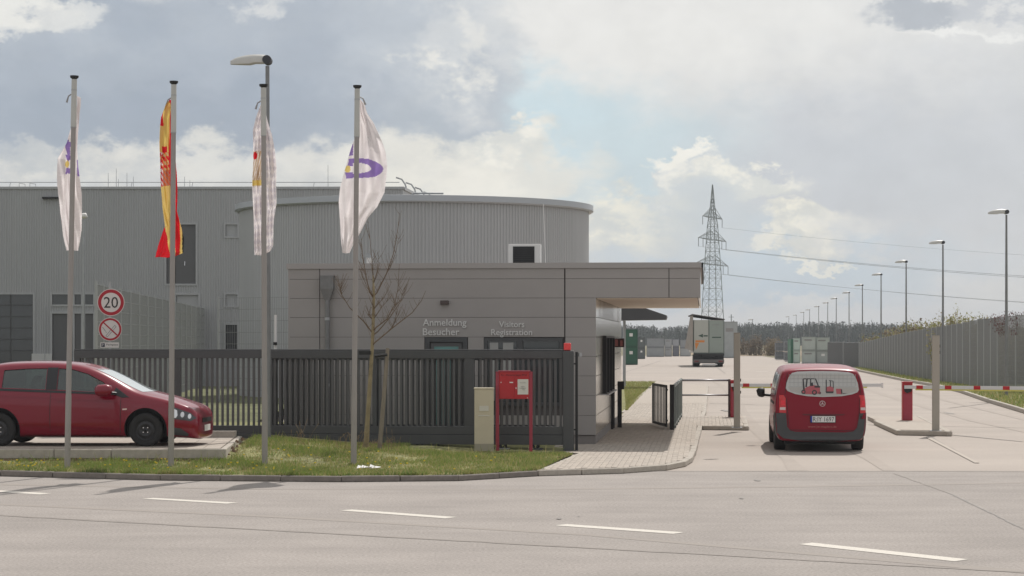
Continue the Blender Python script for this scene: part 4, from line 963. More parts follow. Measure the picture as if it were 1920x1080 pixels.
# ------------------------------------------------------------------ vehicles
def loft(name, secs, mats, levels=2):
    b = MB(); K = len(secs[0][1])
    rows = []
    for x, half in secs:
        row = [(x, y, z) for y, z in half]+[(x, -y, z) for y, z in reversed(half[1:-1])]
        rows.append(row)
    n = len(rows[0])
    for r in rows: b.v += r
    b.f = [(i*n+k, (i+1)*n+k, (i+1)*n+(k+1) % n, i*n+(k+1) % n) for i in range(len(rows)-1) for k in range(n)]
    b.m = [0]*len(b.f); h = len(secs[0][1])
    # end caps as strips so the subdivision stays even
    def cap(o, flip):
        for k in range(1, h-2+1):
            a, c, d, e = o+k, o+k+1 if k+1 < n else o, o+(n-k-1) % n, o+(n-k) % n
            f_ = (a, c, d, e) if k+1 != n-k-1 else (a, c, e)
            f_ = tuple(dict.fromkeys(f_))
            if len(f_) > 2: b.f.append(f_ if flip else tuple(reversed(f_))); b.m.append(0)
        b.f.append((o, o+1, o+n-1) if flip else (o+n-1, o+1, o)); b.m.append(0)
    cap(0, True); cap((len(rows)-1)*n, False)
    o = b.build(name, mats); bm_ = bmesh.new(); bm_.from_mesh(o.data); bmesh.ops.recalc_face_normals(bm_, faces=bm_.faces)
    if bm_.calc_volume(signed=True) < 0: bmesh.ops.reverse_faces(bm_, faces=bm_.faces)
    bm_.to_mesh(o.data); bm_.free()
    md = o.modifiers.new('s', 'SUBSURF'); md.levels = md.render_levels = levels
    bake(o); return o
def bake(o):
    dg = bpy.context.evaluated_depsgraph_get(); dg.update(); me = bpy.data.meshes.new_from_object(o.evaluated_get(dg)); o.modifiers.clear(); o.data = me
def cut(o, cutter):
    md = o.modifiers.new('b', 'BOOLEAN'); md.operation = 'DIFFERENCE'; md.object = cutter; md.solver = 'EXACT'; md.material_mode = 'TRANSFER'
    bake(o); bpy.data.objects.remove(cutter)
def bvh_of(o):
    bm_ = bmesh.new(); bm_.from_mesh(o.data); t = BVHTree.FromBMesh(bm_); bm_.free(); return t
def patch(name, tree, poly, axis, side_, off, m, parent, cuts=6, th=.006, me=None, loc=None):
    """a thin shell laid on a body: outline in the plane across `axis`, dropped on the surface and pushed out by off"""
    bm_ = bmesh.new()
    vs = [bm_.verts.new((p[0], p[1], 0)) for p in poly]; f_ = bm_.faces.new(vs)
    xs = [p[0] for p in poly]; ys = [p[1] for p in poly]
    for ax, lo, hi in ((0, min(xs), max(xs)), (1, min(ys), max(ys))):
        for k in range(1, cuts*2):
            c = lo+(hi-lo)*k/(cuts*2); co = (c, 0, 0) if ax == 0 else (0, c, 0); no = (1, 0, 0) if ax == 0 else (0, 1, 0)
            bmesh.ops.bisect_plane(bm_, geom=bm_.verts[:]+bm_.edges[:]+bm_.faces[:], plane_co=co, plane_no=no)
    bad = []
    for v in bm_.verts:
        a, z = v.co.x, v.co.y
        if axis == 'y': o_, d_ = Vector((a, side_*4, z)), Vector((0, -side_, 0))
        else: o_, d_ = Vector((side_*9, a, z)), Vector((-side_, 0, 0))
        h, nn, _, _ = tree.ray_cast(o_, d_)
        if h is None:
            h, nn, _, _ = tree.find_nearest(Vector((a, side_*.8, z)) if axis == 'y' else Vector((side_*.0, a, z)))
        v.co = h-d_*off
    d_ = Vector((0, -side_, 0)) if axis == 'y' else Vector((-side_, 0, 0))
    ret = bmesh.ops.extrude_face_region(bm_, geom=bm_.faces[:])
    for e in ret['geom']:
        if isinstance(e, bmesh.types.BMVert): e.co -= d_*th
    bmesh.ops.recalc_face_normals(bm_, faces=bm_.faces)
    me_ = bpy.data.meshes.new(name); bm_.to_mesh(me_); bm_.free(); me_.materials.append(m)
    for p in me_.polygons: p.use_smooth = True
    me_.set_sharp_from_angle(angle=R(35))
    return inst(name, me_, parent)
def wheel(parent, x, y, side_, r, w, steel=True, yaxis=True):
    """axis along y, outer face towards side_"""
    n = 36; prof = [(r*.60, -w/2), (r*.93, -w/2), (r, -w*.36), (r, w*.36), (r*.93, w/2), (r*.80, w/2+.004), (r*.62, w/2-.01), (r*.60, w/2-.04)]
    b = MB()
    for rr, yy in prof:
        for k in range(n): a = 2*math.pi*k/n; b.v.append((rr*math.cos(a), yy*side_, rr*math.sin(a)))
    b.f = [(i*n+k, i*n+(k+1) % n, ((i+1) % len(prof))*n+(k+1) % n, ((i+1) % len(prof))*n+k) for i in range(len(prof)) for k in range(n)]; b.m = [0]*len(b.f)
    wr = bpy.data.objects.new('wheel', None); COL.objects.link(wr); wr.location = (x, y, r); wr.parent = parent
    b.build('tyre', RUB, wr, smooth=50)
    rim = MB(); pr = [(r*.62, w/2-.012), (r*.57, w/2-.03), (r*.50, w/2-.035), (r*.42, w/2-.005), (r*.30, w/2-.01), (r*.24, w/2-.035), (r*.12, w/2-.03), (0.01, w/2-.02)]
    for rr, yy in pr:
        for k in range(n): a = 2*math.pi*k/n; rim.v.append((rr*math.cos(a), yy*side_, rr*math.sin(a)))
    rim.f = [(i*n+k, i*n+(k+1) % n, (i+1)*n+(k+1) % n, (i+1)*n+k) for i in range(len(pr)-1) for k in range(n)]; rim.m = [0]*len(rim.f)
    ro = rim.build('rim', mat('steel_rim', (.035, .034, .036), .4, metal=.4), wr, smooth=1)
    h = MB()
    for k in range(16):
        a = 2*math.pi*k/16; cx_, cz_ = r*.49*math.cos(a), r*.49*math.sin(a); yy = (w/2-.031)*side_
        h.tube([(cx_, yy, cz_), (cx_, yy+.003*side_, cz_)], .012, 8)
    h.build('rim_hole', BLACK, wr)
    h = MB()
    for k in range(4): a = math.pi/4+math.pi*k/2; cx_, cz_ = r*.19*math.cos(a), r*.19*math.sin(a); h.tube([(cx_, (w/2-.035)*side_, cz_), (cx_, (w/2-.008)*side_, cz_)], .011, 8)
    h.build('wheel_bolt', CHROME, wr)
    return wr
# ---- red hatchback (x forward to the right, near side is -y)
rcx = (0-960)*38.1/FPX
car = thing('parked_car', 'dark red hatchback parked on the paved bay behind the flagpoles', 'car', (rcx, 38.1+.88, SZ+.006), -R(2.5))
def csec(x, zb, zs, zt_, wb, wm, ws, wt, zm=None, cr=.02):
    zm = zm or (zb+zs)/2
    return (x, [(0, zb), (wb*.8, zb), (wb, zb+.05), (wm, zm), (wm*.995, max(zs-.12, zm+(zs-zm)*.55)), (ws, zs), ((ws+wt)/2+.01, (zs+zt_)/2), (wt, zt_-.045), (wt*.80, zt_-.008), (0, zt_+cr)])
S = []
S.append(csec(-.56, .30, .80, .95, .62, .70, .66, .60))
S.append(csec(-.50, .22, .95, 1.25, .72, .80, .74, .58))
S.append(csec(-.28, .17, 1.04, 1.45, .80, .85, .80, .60))
S.append(csec(0.0, .15, 1.05, 1.505, .83, .865, .82, .62))
S.append(csec(.55, .15, 1.03, 1.52, .83, .865, .82, .63))
S.append(csec(1.10, .15, 1.00, 1.515, .83, .865, .82, .63))
S.append(csec(1.55, .15, .985, 1.46, .83, .865, .815, .61))
S.append(csec(1.95, .15, .965, 1.29, .83, .865, .81, .62))
S.append(csec(2.30, .15, .93, 1.10, .83, .865, .80, .64))
S.append(csec(2.60, .15, .88, .965, .83, .865, .79, .66))
S.append(csec(2.95, .16, .83, .90, .83, .865, .78, .64))
S.append(csec(3.25, .15, .75, .80, .82, .86, .77, .62))
S.append(csec(3.44, .13, .69, .73, .80, .84, .76, .61))
S.append(csec(3.53, .12, .62, .66, .76, .80, .74, .58))
S.append(csec(3.575, .12, .54, .59, .70, .74, .69, .53))
S.append(csec(3.59, .15, .48, .53, .64, .68, .63, .49))
body = loft('body', S, [REDC, mat('cabin_dark', (.03, .032, .035), .7)])
body.data.materials.clear(); body.data.materials.append(REDC); body.data.materials.append(MATS['cabin_dark'])
def cutter(b): 
    o = b.build('cutter', [MATS['cabin_dark']]); bm_ = bmesh.new(); bm_.from_mesh(o.data); bmesh.ops.recalc_face_normals(bm_, faces=bm_.faces); (bm_.calc_volume(signed=True) < 0) and bmesh.ops.reverse_faces(bm_, faces=bm_.faces); bm_.to_mesh(o.data); bm_.free(); return o
for wx in (0.0, 2.65):
    for s2 in (-1, 1): cut(body, cutter(MB().tube([(wx, s2*.62, .31), (wx, s2*1.2, .31)], .385, 32)))
def cz(py): return (838-py)/105
wr_ = [(.05, cz(728)), (.84, cz(731)), (.84, cz(691.5)), (.5, cz(692)), (.06, cz(695))]
wf_ = [(1.05, cz(731.5)), (2.05, cz(737)), (2.02, cz(731)), (1.86, cz(717)), (1.58, cz(702)), (1.30, cz(693.5)), (1.05, cz(691.5))]
wq_ = [(-.36, cz(727)), (-.05, cz(728)), (-.04, cz(695)), (-.25, cz(699))]
whole = bvh_of(body)
for w in (wr_, wf_, wq_): cut(body, cutter(MB().side(w, -1.2, 1.2)))
for p in body.data.polygons: p.use_smooth = True
body.data.set_sharp_from_angle(angle=R(40)); body.parent = car
for w in (wr_, wf_, wq_):
    for s2 in (-1, 1): patch('side_window', whole, w, 'y', s2, -.02, WGLASS, car, 4, .004)
def rim_poly(poly, w, x0=0):   # black surround strips along the window outline
    pass
BTR = mat('black_trim', (.018, .018, .02), .4)
patch('pillar_trim', whole, [(.85, cz(731.5)), (1.04, cz(731.5)), (1.04, cz(690)), (.85, cz(690))], 'y', -1, .002, BTR, car, 3, .004)
patch('window_trim', whole, [(-.4, cz(732)), (2.10, cz(741)), (2.22, cz(746)), (2.30, cz(746)), (2.08, cz(737)), (-.4, cz(727.5))], 'y', -1, .002, BTR, car, 8, .004)
patch('mirror_base', whole, [(2.05, cz(741)), (2.36, cz(746)), (2.10, cz(727))], 'y', -1, .003, BTR, car, 2, .005)
tree_ = bvh_of(body)
for dl in ([(.93, .22), (.93, .6), (.945, 1.0)], [(2.19, .2), (2.20, .5), (2.21, .92)], [(-.30, .55), (-.18, .75), (-.12, 1.0)]):
    for (a, b_) in zip(dl, dl[1:]): patch('door_gap', tree_, [(a[0]-.005, a[1]), (a[0]+.005, a[1]), (b_[0]+.005, b_[1]), (b_[0]-.005, b_[1])], 'y', -1, .0005, BLACK, car, 3, .001)
patch('door_crease', whole, [(.05, .40), (2.1, .30), (2.1, .312), (.05, .412)], 'y', -1, .004, REDC, car, 8, .012)
patch('door_crease', whole, [(.0, .90), (2.15, .80), (2.15, .808), (.0, .908)], 'y', -1, .002, REDC, car, 8, .006)
patch('door_handle', whole, [(1.07, .815), (1.22, .82), (1.22, .845), (1.07, .84)], 'y', -1, .01, REDC, car, 2, .025)
patch('side_marker', whole, [(2.24, .655), (2.32, .66), (2.32, .685), (2.24, .68)], 'y', -1, .003, mat('marker', (.75, .55, .5), .3), car, 1, .004)
hd_ = patch('headlight', whole, [(3.06, .68), (3.07, .51), (3.22, .49), (3.46, .46), (3.55, .51), (3.46, .60), (3.18, .70)], 'y', -1, .004, mat('lamp_recess', (.03, .03, .035), .15, coat=1), car, 5, .004)
patch('headlight_lens', whole, [(3.075, .665), (3.085, .525), (3.20, .515), (3.23, .56), (3.22, .65), (3.15, .68)], 'y', -1, .009, mat('reflector', (.75, .76, .78), .18, metal=.6), hd_, 3, .004)
for xx, rr, zz in ((3.315, .034, .575), (3.44, .03, .545)):
    patch('reflector', whole, [(xx+rr*math.cos(k*math.pi/6), zz+rr*1.5*math.sin(k*math.pi/6)) for k in range(12)], 'y', -1, .009, mat('reflector', (.75, .76, .78), .18, metal=.6), hd_, 2, .004)
patch('fog_recess', whole, [(3.12, .35), (3.14, .21), (3.40, .18), (3.42, .23), (3.28, .33)], 'y', -1, .003, PLAST, car, 4, .004)
patch('sill_trim', whole, [(.45, .17), (2.2, .17), (2.2, .20), (.45, .20)], 'y', -1, .003, mat('dark_red_trim', (.10, .004, .01), .5), car, 4, .004)
# windscreen lies on the loft: front facing
patch('windscreen', whole, [(-.58, .975), (.58, .975), (.50, 1.38), (-.50, 1.38)], 'x', 1, .006, mat('windscreen_glass', (.55, .62, .62), .12, spec=1.0, coat=1), car, 6, .005)
patch('grille', whole, [(-.42, .42), (.42, .42), (.42, .50), (-.42, .50)], 'x', 1, .006, BLACK, car, 3, .006)
patch('number_plate', whole, [(-.26, .26), (.26, .26), (.26, .37), (-.26, .37)], 'x', 1, .012, CRWH, car, 1, .01)
mr = MB(); mr.tube([(1.80, -1.04, cz(733)), (1.85, -1.04, cz(732.5)), (1.98, -1.01, cz(732)), (2.05, -.99, cz(733)), (2.08, -.98, cz(734))], [.07, .105, .11, .095, .04], 14); mo = mr.build('mirror', REDC, car, smooth=1)
MB().tube([(2.0, -.98, cz(736)), (2.12, -.84, cz(738))], .022, 8).build('mirror_arm', BTR, mo)
for wx in (0.0, 2.65):
    for s2 in (-1, 1): wheel(car, wx, s2*.755, s2, .30, .19)
seat = MB().side([(.55, .6), (.75, .55), (.62, 1.05), (.60, 1.12), (.66, 1.25), (.60, 1.27), (.52, 1.15), (.5, 1.0)], -.6, -.25); seat.side([(.55, .6), (.75, .55), (.62, 1.05), (.60, 1.12), (.66, 1.25), (.60, 1.27), (.52, 1.15), (.5, 1.0)], .2, .55)
seat.build('seat', BLACK, car); MB().tube([(1.72, -.42, 1.0), (1.80, -.42, 1.12), (1.78, -.2, 1.12), (1.70, -.2, 1.0)], .015, 6).build('steering_wheel', BLACK, car)
# ---- red van, rear view
van = thing('van', 'red delivery van driving away through the open barrier lane, rear window printed', 'van', (6.25+.04, 43.45, 0), 0)
van.rotation_euler = (0, 0, R(90)+YAW)      # x forward, y to the left
def vsec(x, zb, h, k=1.0, kt=1.0):
    return (x, [(0, zb), (.70*k, zb), (.84*k, zb+.02), (.905*k, zb+.14), (.925*k, .62*h/1.74), (.925*k, 1.05*h/1.74), (.895*k*kt, 1.25*h/1.74), (.83*k*kt, 1.53*h/1.74), (.77*k*kt, 1.67*h/1.74), (.66*k*kt, h-.012), (0, h+.01)])
V = [vsec(.10, .30, 1.50, .90, .97), vsec(.06, .24, 1.62, .955), vsec(.10, .21, 1.70, 1.0), vsec(.35, .20, 1.735), vsec(1.0, .2, 1.76), vsec(2.0, .2, 1.775), vsec(3.0, .2, 1.775), vsec(3.5, .2, 1.74), vsec(3.95, .2, 1.40, 1, .93), vsec(4.3, .2, 1.12, .99, .95), vsec(4.8, .22, .95, .93, .95), vsec(5.0, .3, .75, .82, .9)]
vb = loft('body', V, [REDV]); vb.data.materials.clear(); vb.data.materials.append(REDV); vb.data.materials.append(MATS['cabin_dark'])
vt0 = bvh_of(vb)
for wx in (.98, 4.18):
    for s2 in (-1, 1): cut(vb, cutter(MB().tube([(wx, s2*.62, .34), (wx, s2*1.3, .34)], .40, 32)))
for p in vb.data.polygons: p.use_smooth = True
vb.data.set_sharp_from_angle(angle=R(40)); vb.parent = van
sv = 43.45/FPX
def vy(px): return -(px-1535.5)*sv
def vz(py): return 2.3-(py-HOR)*sv
def vp(pts): return [(vy(x), vz(y)) for x, y in pts]
wo = [(1470.5,728),(1472,718),(1476,707),(1482,699.5),(1492,697),(1515,696),(1540,695.8),(1565,696.3),(1588,698),(1596,701),(1601,709),(1605,720),(1606.5,731),(1604,735.5),(1594,739.5),(1575,743),(1540,744.5),(1510,743),(1488,739),(1474,733.5)]
gw = mat('window_print', (.47, .48, .475), .35, coat=.3, var=.04, scale=3)
wn = patch('rear_window', vt0, vp(wo), 'x', -1, .003, gw, van, 10, .006)
GRD = mat('print_line', (.33, .34, .345), .4); PRED = mat('print_red', (.42, .10, .12), .4); PBK = mat('print_black', (.04, .04, .045), .4)
for k in range(17):
    x = 1478+k*7.6; y0_ = 698+(2 if 3 < k < 14 else 4); patch('print_grid', vt0, vp([(x, y0_), (x+.7, y0_), (x+.7, 724), (x, 724)]), 'x', -1, .0095, GRD, wn, 2, .001)
for y in (703, 710, 717, 725): patch('print_grid', vt0, vp([(1476, y), (1600 if y > 704 else 1597, y), (1600 if y > 704 else 1597, y+.8), (1476, y+.8)]), 'x', -1, .0098, GRD, wn, 4, .001)
patch('print_floor', vt0, vp([(1475, 726.5), (1604, 726.5), (1602, 734), (1575, 741), (1540, 742.5), (1510, 741), (1480, 734)]), 'x', -1, .0095, mat('print_floor', (.42, .41, .39), .4), wn, 5, .001)
def pr(poly, m, off=.0115): patch('print_forklift', vt0, vp(poly), 'x', -1, off, m, wn, 3, .001)
pr([(1502,711),(1504,711),(1507,739),(1503,739)], PBK); pr([(1503,709.5),(1526,709.5),(1527,711),(1503,711.5)], PBK); pr([(1509,711),(1511.5,711),(1510,726),(1507,726)], PBK); pr([(1516,711),(1518,711),(1518,724),(1515.5,724)], PBK); pr([(1525,711),(1527.5,711),(1532.5,724),(1530,724)], PBK)
pr([(1502,738),(1503,731),(1510,726),(1520,722),(1534,724),(1535,738),(1521,739.5),(1508,739)], PRED); pr([(1518,718),(1521,717),(1522,724),(1517,724)], PBK, .0122); pr([(1524,723.5),(1534.5,724),(1534.5,727),(1524,727)], PBK, .0130)
for cx_, cy_, rr in ((1503.5, 735, 4.2), (1524, 736, 5), (1534, 737, 2.5)): pr([(cx_+rr*math.cos(k*math.pi/5), cy_+rr*math.sin(k*math.pi/5)) for k in range(10)], PBK, .0122); pr([(cx_+rr*.5*math.cos(k*math.pi/4), cy_+rr*.5*math.sin(k*math.pi/4)) for k in range(8)], PRED, .0130)
pr([(1545,712),(1547,712),(1547,734),(1545,734)], PBK); pr([(1551,713),(1559,714),(1559,715.2),(1551,714.5)], PBK); pr([(1553,714),(1554.5,714),(1555,726),(1553,726)], PBK); pr([(1558,715),(1559.5,715),(1560,728),(1558.5,728)], PBK)
pr([(1545,735),(1547,726),(1553,724),(1560,727),(1559.5,736),(1552,737.5)], PRED); pr([(1544.5,734),(1560,734),(1559,737.5),(1546,737.5)], PBK, .0122); pr([(1564,729),(1574,729),(1575,739),(1565,738.5)], PRED); pr([(1573,730),(1575.5,730),(1576,738),(1574,739)], PBK, .0122); pr([(1576,737),(1586,737.5),(1577,738.6)], PBK)
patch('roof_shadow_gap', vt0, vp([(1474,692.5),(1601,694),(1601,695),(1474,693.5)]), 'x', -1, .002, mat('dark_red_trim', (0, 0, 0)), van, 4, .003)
for s2, a in ((1, [(1458,741),(1466,741),(1470.5,747),(1471,775),(1458,774)]), (-1, [(1613,741),(1605.5+1,741),(1603,747)if False else (1609,747),(1609,775),(1619,774),(1618,741)])):
    tl = patch('tail_light', vt0, vp(a), 'x', -1, .006, TAIL, van, 4, .012)
    xa, xb = (1459.5, 1470) if s2 == 1 else (1609.8, 1618.5)
    patch('reverse_lamp', vt0, vp([(xa, 764), (xb, 764), (xb, 769), (xa, 769)]), 'x', -1, .020, mat('reverse_lamp', (.62, .52, .5), .3), tl, 2, .002)
    patch('brake_lamp', vt0, vp([(xa+2, 751), (xb-1, 751), (xb-1, 760), (xa+2, 760)]), 'x', -1, .020, mat('brake_lamp', (.75, .03, .05), .25), tl, 2, .002)
bump = [(1452,775),(1471,775),(1473,800),(1479,808),(1490,810),(1580,811),(1596,809),(1603,802),(1608,775),(1620,775),(1621.5,800),(1619,818),(1608,824),(1560,828),(1500,827),(1466,822),(1454,812)]
patch('bumper', vt0, vp(bump), 'x', -1, .012, PLAST, van, 7, .03)
patch('side_cladding', vt0, [(.02, .24), (.55, .24), (.58, .79), (.12, .80)], 'y', 1, .004, PLAST, van, 3, .006)
patch('side_cladding', vt0, [(.02, .24), (.55, .24), (.58, .79), (.12, .80)], 'y', -1, .004, PLAST, van, 3, .006)
patch('plate_recess', vt0, vp([(1501,776.5),(1581,776.5),(1579,779),(1503,779)]), 'x', -1, .003, mat('dark_red_trim', (0, 0, 0)), van, 3, .004)
for g_ in ([(1471.6,747),(1472.4,747),(1476.6,800),(1475.8,800)], [(1608.0,748),(1608.8,748),(1606.4,800),(1605.6,800)], [(1472.8,700),(1473.8,700),(1469.8,738),(1468.8,738)], [(1604.5,701),(1605.5,701),(1610.5,738),(1609.5,738)], [(1478,806.3),(1604,807.2),(1604,808),(1478,807.2)]):
    patch('tailgate_gap', vt0, vp(g_), 'x', -1, .002, BLACK, van, 4, .002)
np_ = patch('number_plate', vt0, vp([(1516,779.5),(1563.5,779.5),(1563.5,793),(1516,793)]), 'x', -1, .012, BLACK, van, 1, .008)
pl_x = -1*0
b = MB()
h, _, _, _ = vt0.ray_cast(Vector((-9, vy(1540), vz(786))), Vector((1, 0, 0))); xs_ = h.x-.026
MB().box(xs_, xs_+.003, vy(1562.5), vy(1520), vz(792), vz(780.5)).build('plate_face', CRWH, np_); MB().box(xs_, xs_+.003, vy(1519.9), vy(1517), vz(792), vz(780.5)).build('plate_euro_band', mat('euro_blue', (.01, .03, .30), .5), np_)
def rear_text(s, px0, py_base, wpx, hpx, m, parent, xo):
    me = text_mesh(s, wpx*sv, .001, hpx*sv); me.materials.clear(); me.materials.append(m)
    return inst('lettering', me, parent, (xo, vy(px0), vz(py_base)), -math.pi/2)
rear_text('R:IY 1697', 1521.5, 790.6, 39, 8.6, SBK, np_, xs_-.001)
h, _, _, _ = vt0.ray_cast(Vector((-9, vy(1540), vz(801))), Vector((1, 0, 0)))
rear_text('www.jw-staplers.de', 1512, 803.5, 53, 5.2, mat('faded_print', (.42, .14, .13), .5), vb, h.x-.012)
h, _, _, _ = vt0.ray_cast(Vector((-9, vy(1539), vz(757))), Vector((1, 0, 0)))
b = MB(); ring(b, 0, 0, .048, .060, -.012, 0, 24)
for k in range(3):
    a = math.pi/2+2*math.pi*k/3; b.side([(.012*math.cos(a+math.pi/2), .012*math.sin(a+math.pi/2)), (.012*math.cos(a-math.pi/2), .012*math.sin(a-math.pi/2)), (.05*math.cos(a), .05*math.sin(a))], -.01, 0)
bd = b.build('round_badge', mat('badge_silver', (.55, .45, .45), .35, metal=.5), van, (h.x-.003, vy(1539), vz(757)), -math.pi/2)
for w in ([(.35, 1.15), (1.5, 1.15), (1.5, 1.58), (.5, 1.56)], [(1.65, 1.15), (2.7, 1.15), (2.7, 1.6), (1.65, 1.6)], [(2.85, 1.12), (3.75, 1.05), (3.3, 1.58), (2.85, 1.6)]):
    for s2 in (1, -1): patch('side_window', vt0, w, 'y', s2, .003, GLASSD, van, 4, .004)
for w in ([(.95, .95), (2.75, .95), (2.75, 1.0), (.95, 1.0)],):
    for s2 in (1, -1): patch('slide_rail', vt0, w, 'y', s2, .002, BLACK, van, 3, .008)
patch('windscreen', vt0, [(-.62, 1.1), (.62, 1.1), (.55, 1.6), (-.55, 1.6)], 'x', 1, .004, GLASSD, van, 4, .004)
for s2 in (1,):
    mo = MB(); mo.tube([(3.45, s2*1.04, 1.13), (3.45, s2*1.09, 1.13), (3.45, s2*1.17, 1.13), (3.45, s2*1.21, 1.12)], [.09, .11, .10, .06], 12); mo = mo.build('mirror', BLACK, van, smooth=1)
    MB().tube([(3.5, s2*.86, 1.06), (3.46, s2*1.06, 1.08)], .03, 8).build('mirror_arm', BLACK, mo)
for wx in (.98, 4.18):
    for s2 in (-1, 1): wheel(van, wx, s2*.80, s2, .325, .23)
patch('roof_aerial_base', vt0, [(-.03, 1.73), (.03, 1.73), (.03, 1.735), (-.03, 1.735)], 'x', -1, 0, BLACK, van, 1, .002)
MB().box(.3, 4.6, -.72, .72, .15, .24).build('underbody', BLACK, van)
# ---- lorry trailer
tk = thing('lorry_trailer', 'white box trailer of a lorry seen from behind with its roof raised', 'lorry', ((1329-960)*177/FPX, 177, 0), R(90)-R(3.2))
st_ = 177/FPX
def ty_(px): return -(px-1329)*st_
def tz(py): return 2.3-(py-HOR)*st_
LW = 1.27
MB().box(0.03, 13, -LW, LW, 1.15, tz(600)).build('box', mat('trailer_side', (.50, .48, .44), .5, var=.1), tk)
DW = mat('trailer_white', (.40, .41, .37), .5, var=.06, scale=1); DG = mat('trailer_grey', (.27, .31, .28), .5, var=.06, scale=1)
a1 = MB().box(-.04, .03, .02, LW-.05, 1.2, tz(600)-.05).build('rear_door', DW, tk); a2 = MB().box(-.04, .03, -LW+.05, -.04, 1.2, tz(600)-.05).build('rear_door', DG, tk)
MB().box(-.06, .02, -.03, .03, 1.15, tz(600)).box(-.06, .02, LW-.04, LW, 1.15, tz(600)).box(-.06, .02, -LW, -LW+.04, 1.15, tz(600)).box(-.06, .02, -LW, LW, 1.12, 1.19).build('door_frame', mat('trailer_rail', (.10, .13, .11), .5), tk)
b = MB(); zt2 = tz(600)
b.add([(-.1, LW+.1, zt2+.42), (-.1, -LW-.05, zt2+.02), (13, -LW-.05, zt2+.02), (13, LW+.1, zt2+.42), (-.1, LW+.1, zt2+.50), (-.1, -LW-.05, zt2+.09), (13, -LW-.05, zt2+.09), (13, LW+.1, zt2+.50)], [(0,1,2,3),(4,7,6,5),(0,4,5,1),(1,5,6,2),(2,6,7,3),(3,7,4,0)])
b.build('roof', mat('trailer_roof', (.05, .04, .035), .7), tk)
b = MB(); b.add([(0, LW+.05, 1.3), (0, LW+.02, zt2+.4), (9, LW+.02, zt2+.4), (9, LW+.5, 1.5)], [(0, 1, 2, 3)]); b.build('side_curtain', mat('curtain', (.27, .235, .20), .8, var=.2, scale=2), tk)
OR = mat('logo_orange', (.62, .22, .04), .6); GN = mat('logo_green', (.03, .07, .05), .6)
MB().box(-.045, -.0405, ty_(1321), ty_(1304), tz(642), tz(638)).build('logo_band', OR, a1)
b = MB(); b.add([(-.046, ty_(1303), tz(643)), (-.046, ty_(1311), tz(643)), (-.046, ty_(1305), tz(656))], [(0, 1, 2)]); b.build('logo_swoosh', OR, a1)
b = MB(); b.add([(-.046, ty_(1309), tz(629.5)), (-.046, ty_(1318), tz(626)), (-.046, ty_(1318), tz(633))], [(0, 1, 2)]); b.box(-.046, -.041, ty_(1327), ty_(1319), tz(631), tz(628.5)); b.build('logo_arrow', GN, a1)
MB().box(-.046, -.041, ty_(1352), ty_(1335), tz(633.5), tz(631.5)).box(-.046, -.041, ty_(1351), ty_(1334), tz(666.5), tz(665)).build('door_bar', GN, a2)
rt = text_mesh('LOGISTIK', .62, .004); rt.materials.clear(); rt.materials.append(GTX); inst('lettering', rt, a2, (-.045, ty_(1335), tz(610)), -math.pi/2)
MB().box(-.08, .1, -LW, LW, .95, 1.12).box(.0, 12.5, -.5, .5, .8, 1.1).build('chassis', BLACK, tk)
bp_ = MB().box(-.1, 0, -LW, LW, tz(680), tz(674)).build('rear_bumper', mat('bumper_alu', (.13, .12, .115), .5), tk)
MB().box(-.12, -.101, ty_(1345), ty_(1317), tz(684.5), tz(682)).build('number_plate', CRWH, tk)
MB().box(-.115, -.101, ty_(1355), ty_(1347), tz(679), tz(676)).box(-.115, -.101, ty_(1310), ty_(1302), tz(679), tz(676)).build('tail_light', mat('dim_red', (.16, .02, .02), .4), tk)
for wx in (1.6, 2.9, 4.2):
    for s2 in (-1, 1): MB().tube([(wx, s2*.72, .5), (wx, s2*1.22, .5)], .5, 24).build('wheel', RUB, tk)
b = MB()
for s2 in (-1, 1): b.box(.3, .33, s2*.97-.28, s2*.97+.28, .25, 1.0)
b.build('mudflap', BLACK, tk); MB().box(.4, .5, -.7, .7, .3, 1.0).build('underside_fill', BLACK, tk)  # black box added between the wheels to make the trailer underside dark

# ------------------------------------------------------------------ crates and containers
def crate_set():
    """returns a builder for framed steel crates, width w, height h, depth d"""
    pass
def crate(label, x, y, z, w, h, col, group, marks=1, d=1.4):
    key = 'crate_%02d%02d%02d' % tuple(int(c*99) for c in col)
    m = mat(key, col, .6, var=.1, scale=1.5); fm = mat(key+'_frame', tuple(c*.75 for c in col), .6)
    t = thing('crate', label, 'crate', (x, y, z), YAW, group)
    MB().box(-w/2+.03, w/2-.03, .03, d, .1, h-.04).build('body', m, t)
    f_ = MB().box(-w/2, -w/2+.06, 0, .06, 0, h).box(w/2-.06, w/2, 0, .06, 0, h).box(-w/2+.06, w/2-.06, 0, .05, .06, .14).box(-w/2+.06, w/2-.06, 0, .05, h-.07, h)
    f_.box(-w/2, w/2, .06, d, .0, .06); f_.box(-w/2, w/2, d, d+.05, 0, h); f_.build('frame', fm, t)
    if marks == 1: MB().box(-w*.12, w*.14, .015, .028, h*.6, h*.78).build('label_plate', CRWH, t)
    if marks == 2: MB().box(-w*.35, w*.2, .015, .028, h*.72, h*.82).build('stencil_mark', GTX, t)
    return t
GR = (.025, .105, .062); GRY = (.30, .315, .32); DGR = (.11, .125, .125); PAL = (.42, .46, .43); MINT = (.46, .54, .49)
def cr(label, px_, py_b, py_t, wpx, col, group, marks=1, z0py=None, d=1.4, D=None):
    D = D or gd(py_b); z = 0 if z0py is None else 2.3-(z0py-HOR)*D/FPX
    zt3 = 2.3-(py_t-HOR)*D/FPX; crate(label, (px_-960)*D/FPX, D, z, wpx*D/FPX, zt3-z, col, group, marks, d)
G1 = 'steel crates stacked in the yard'
cr('lower green crate with white label seen beside the gatehouse wall', 1183, 684, 651, 24, GR, G1)
cr('upper green crate with white label seen beside the gatehouse wall', 1183, 684, 617.5, 24, GR, G1, 1, 651)
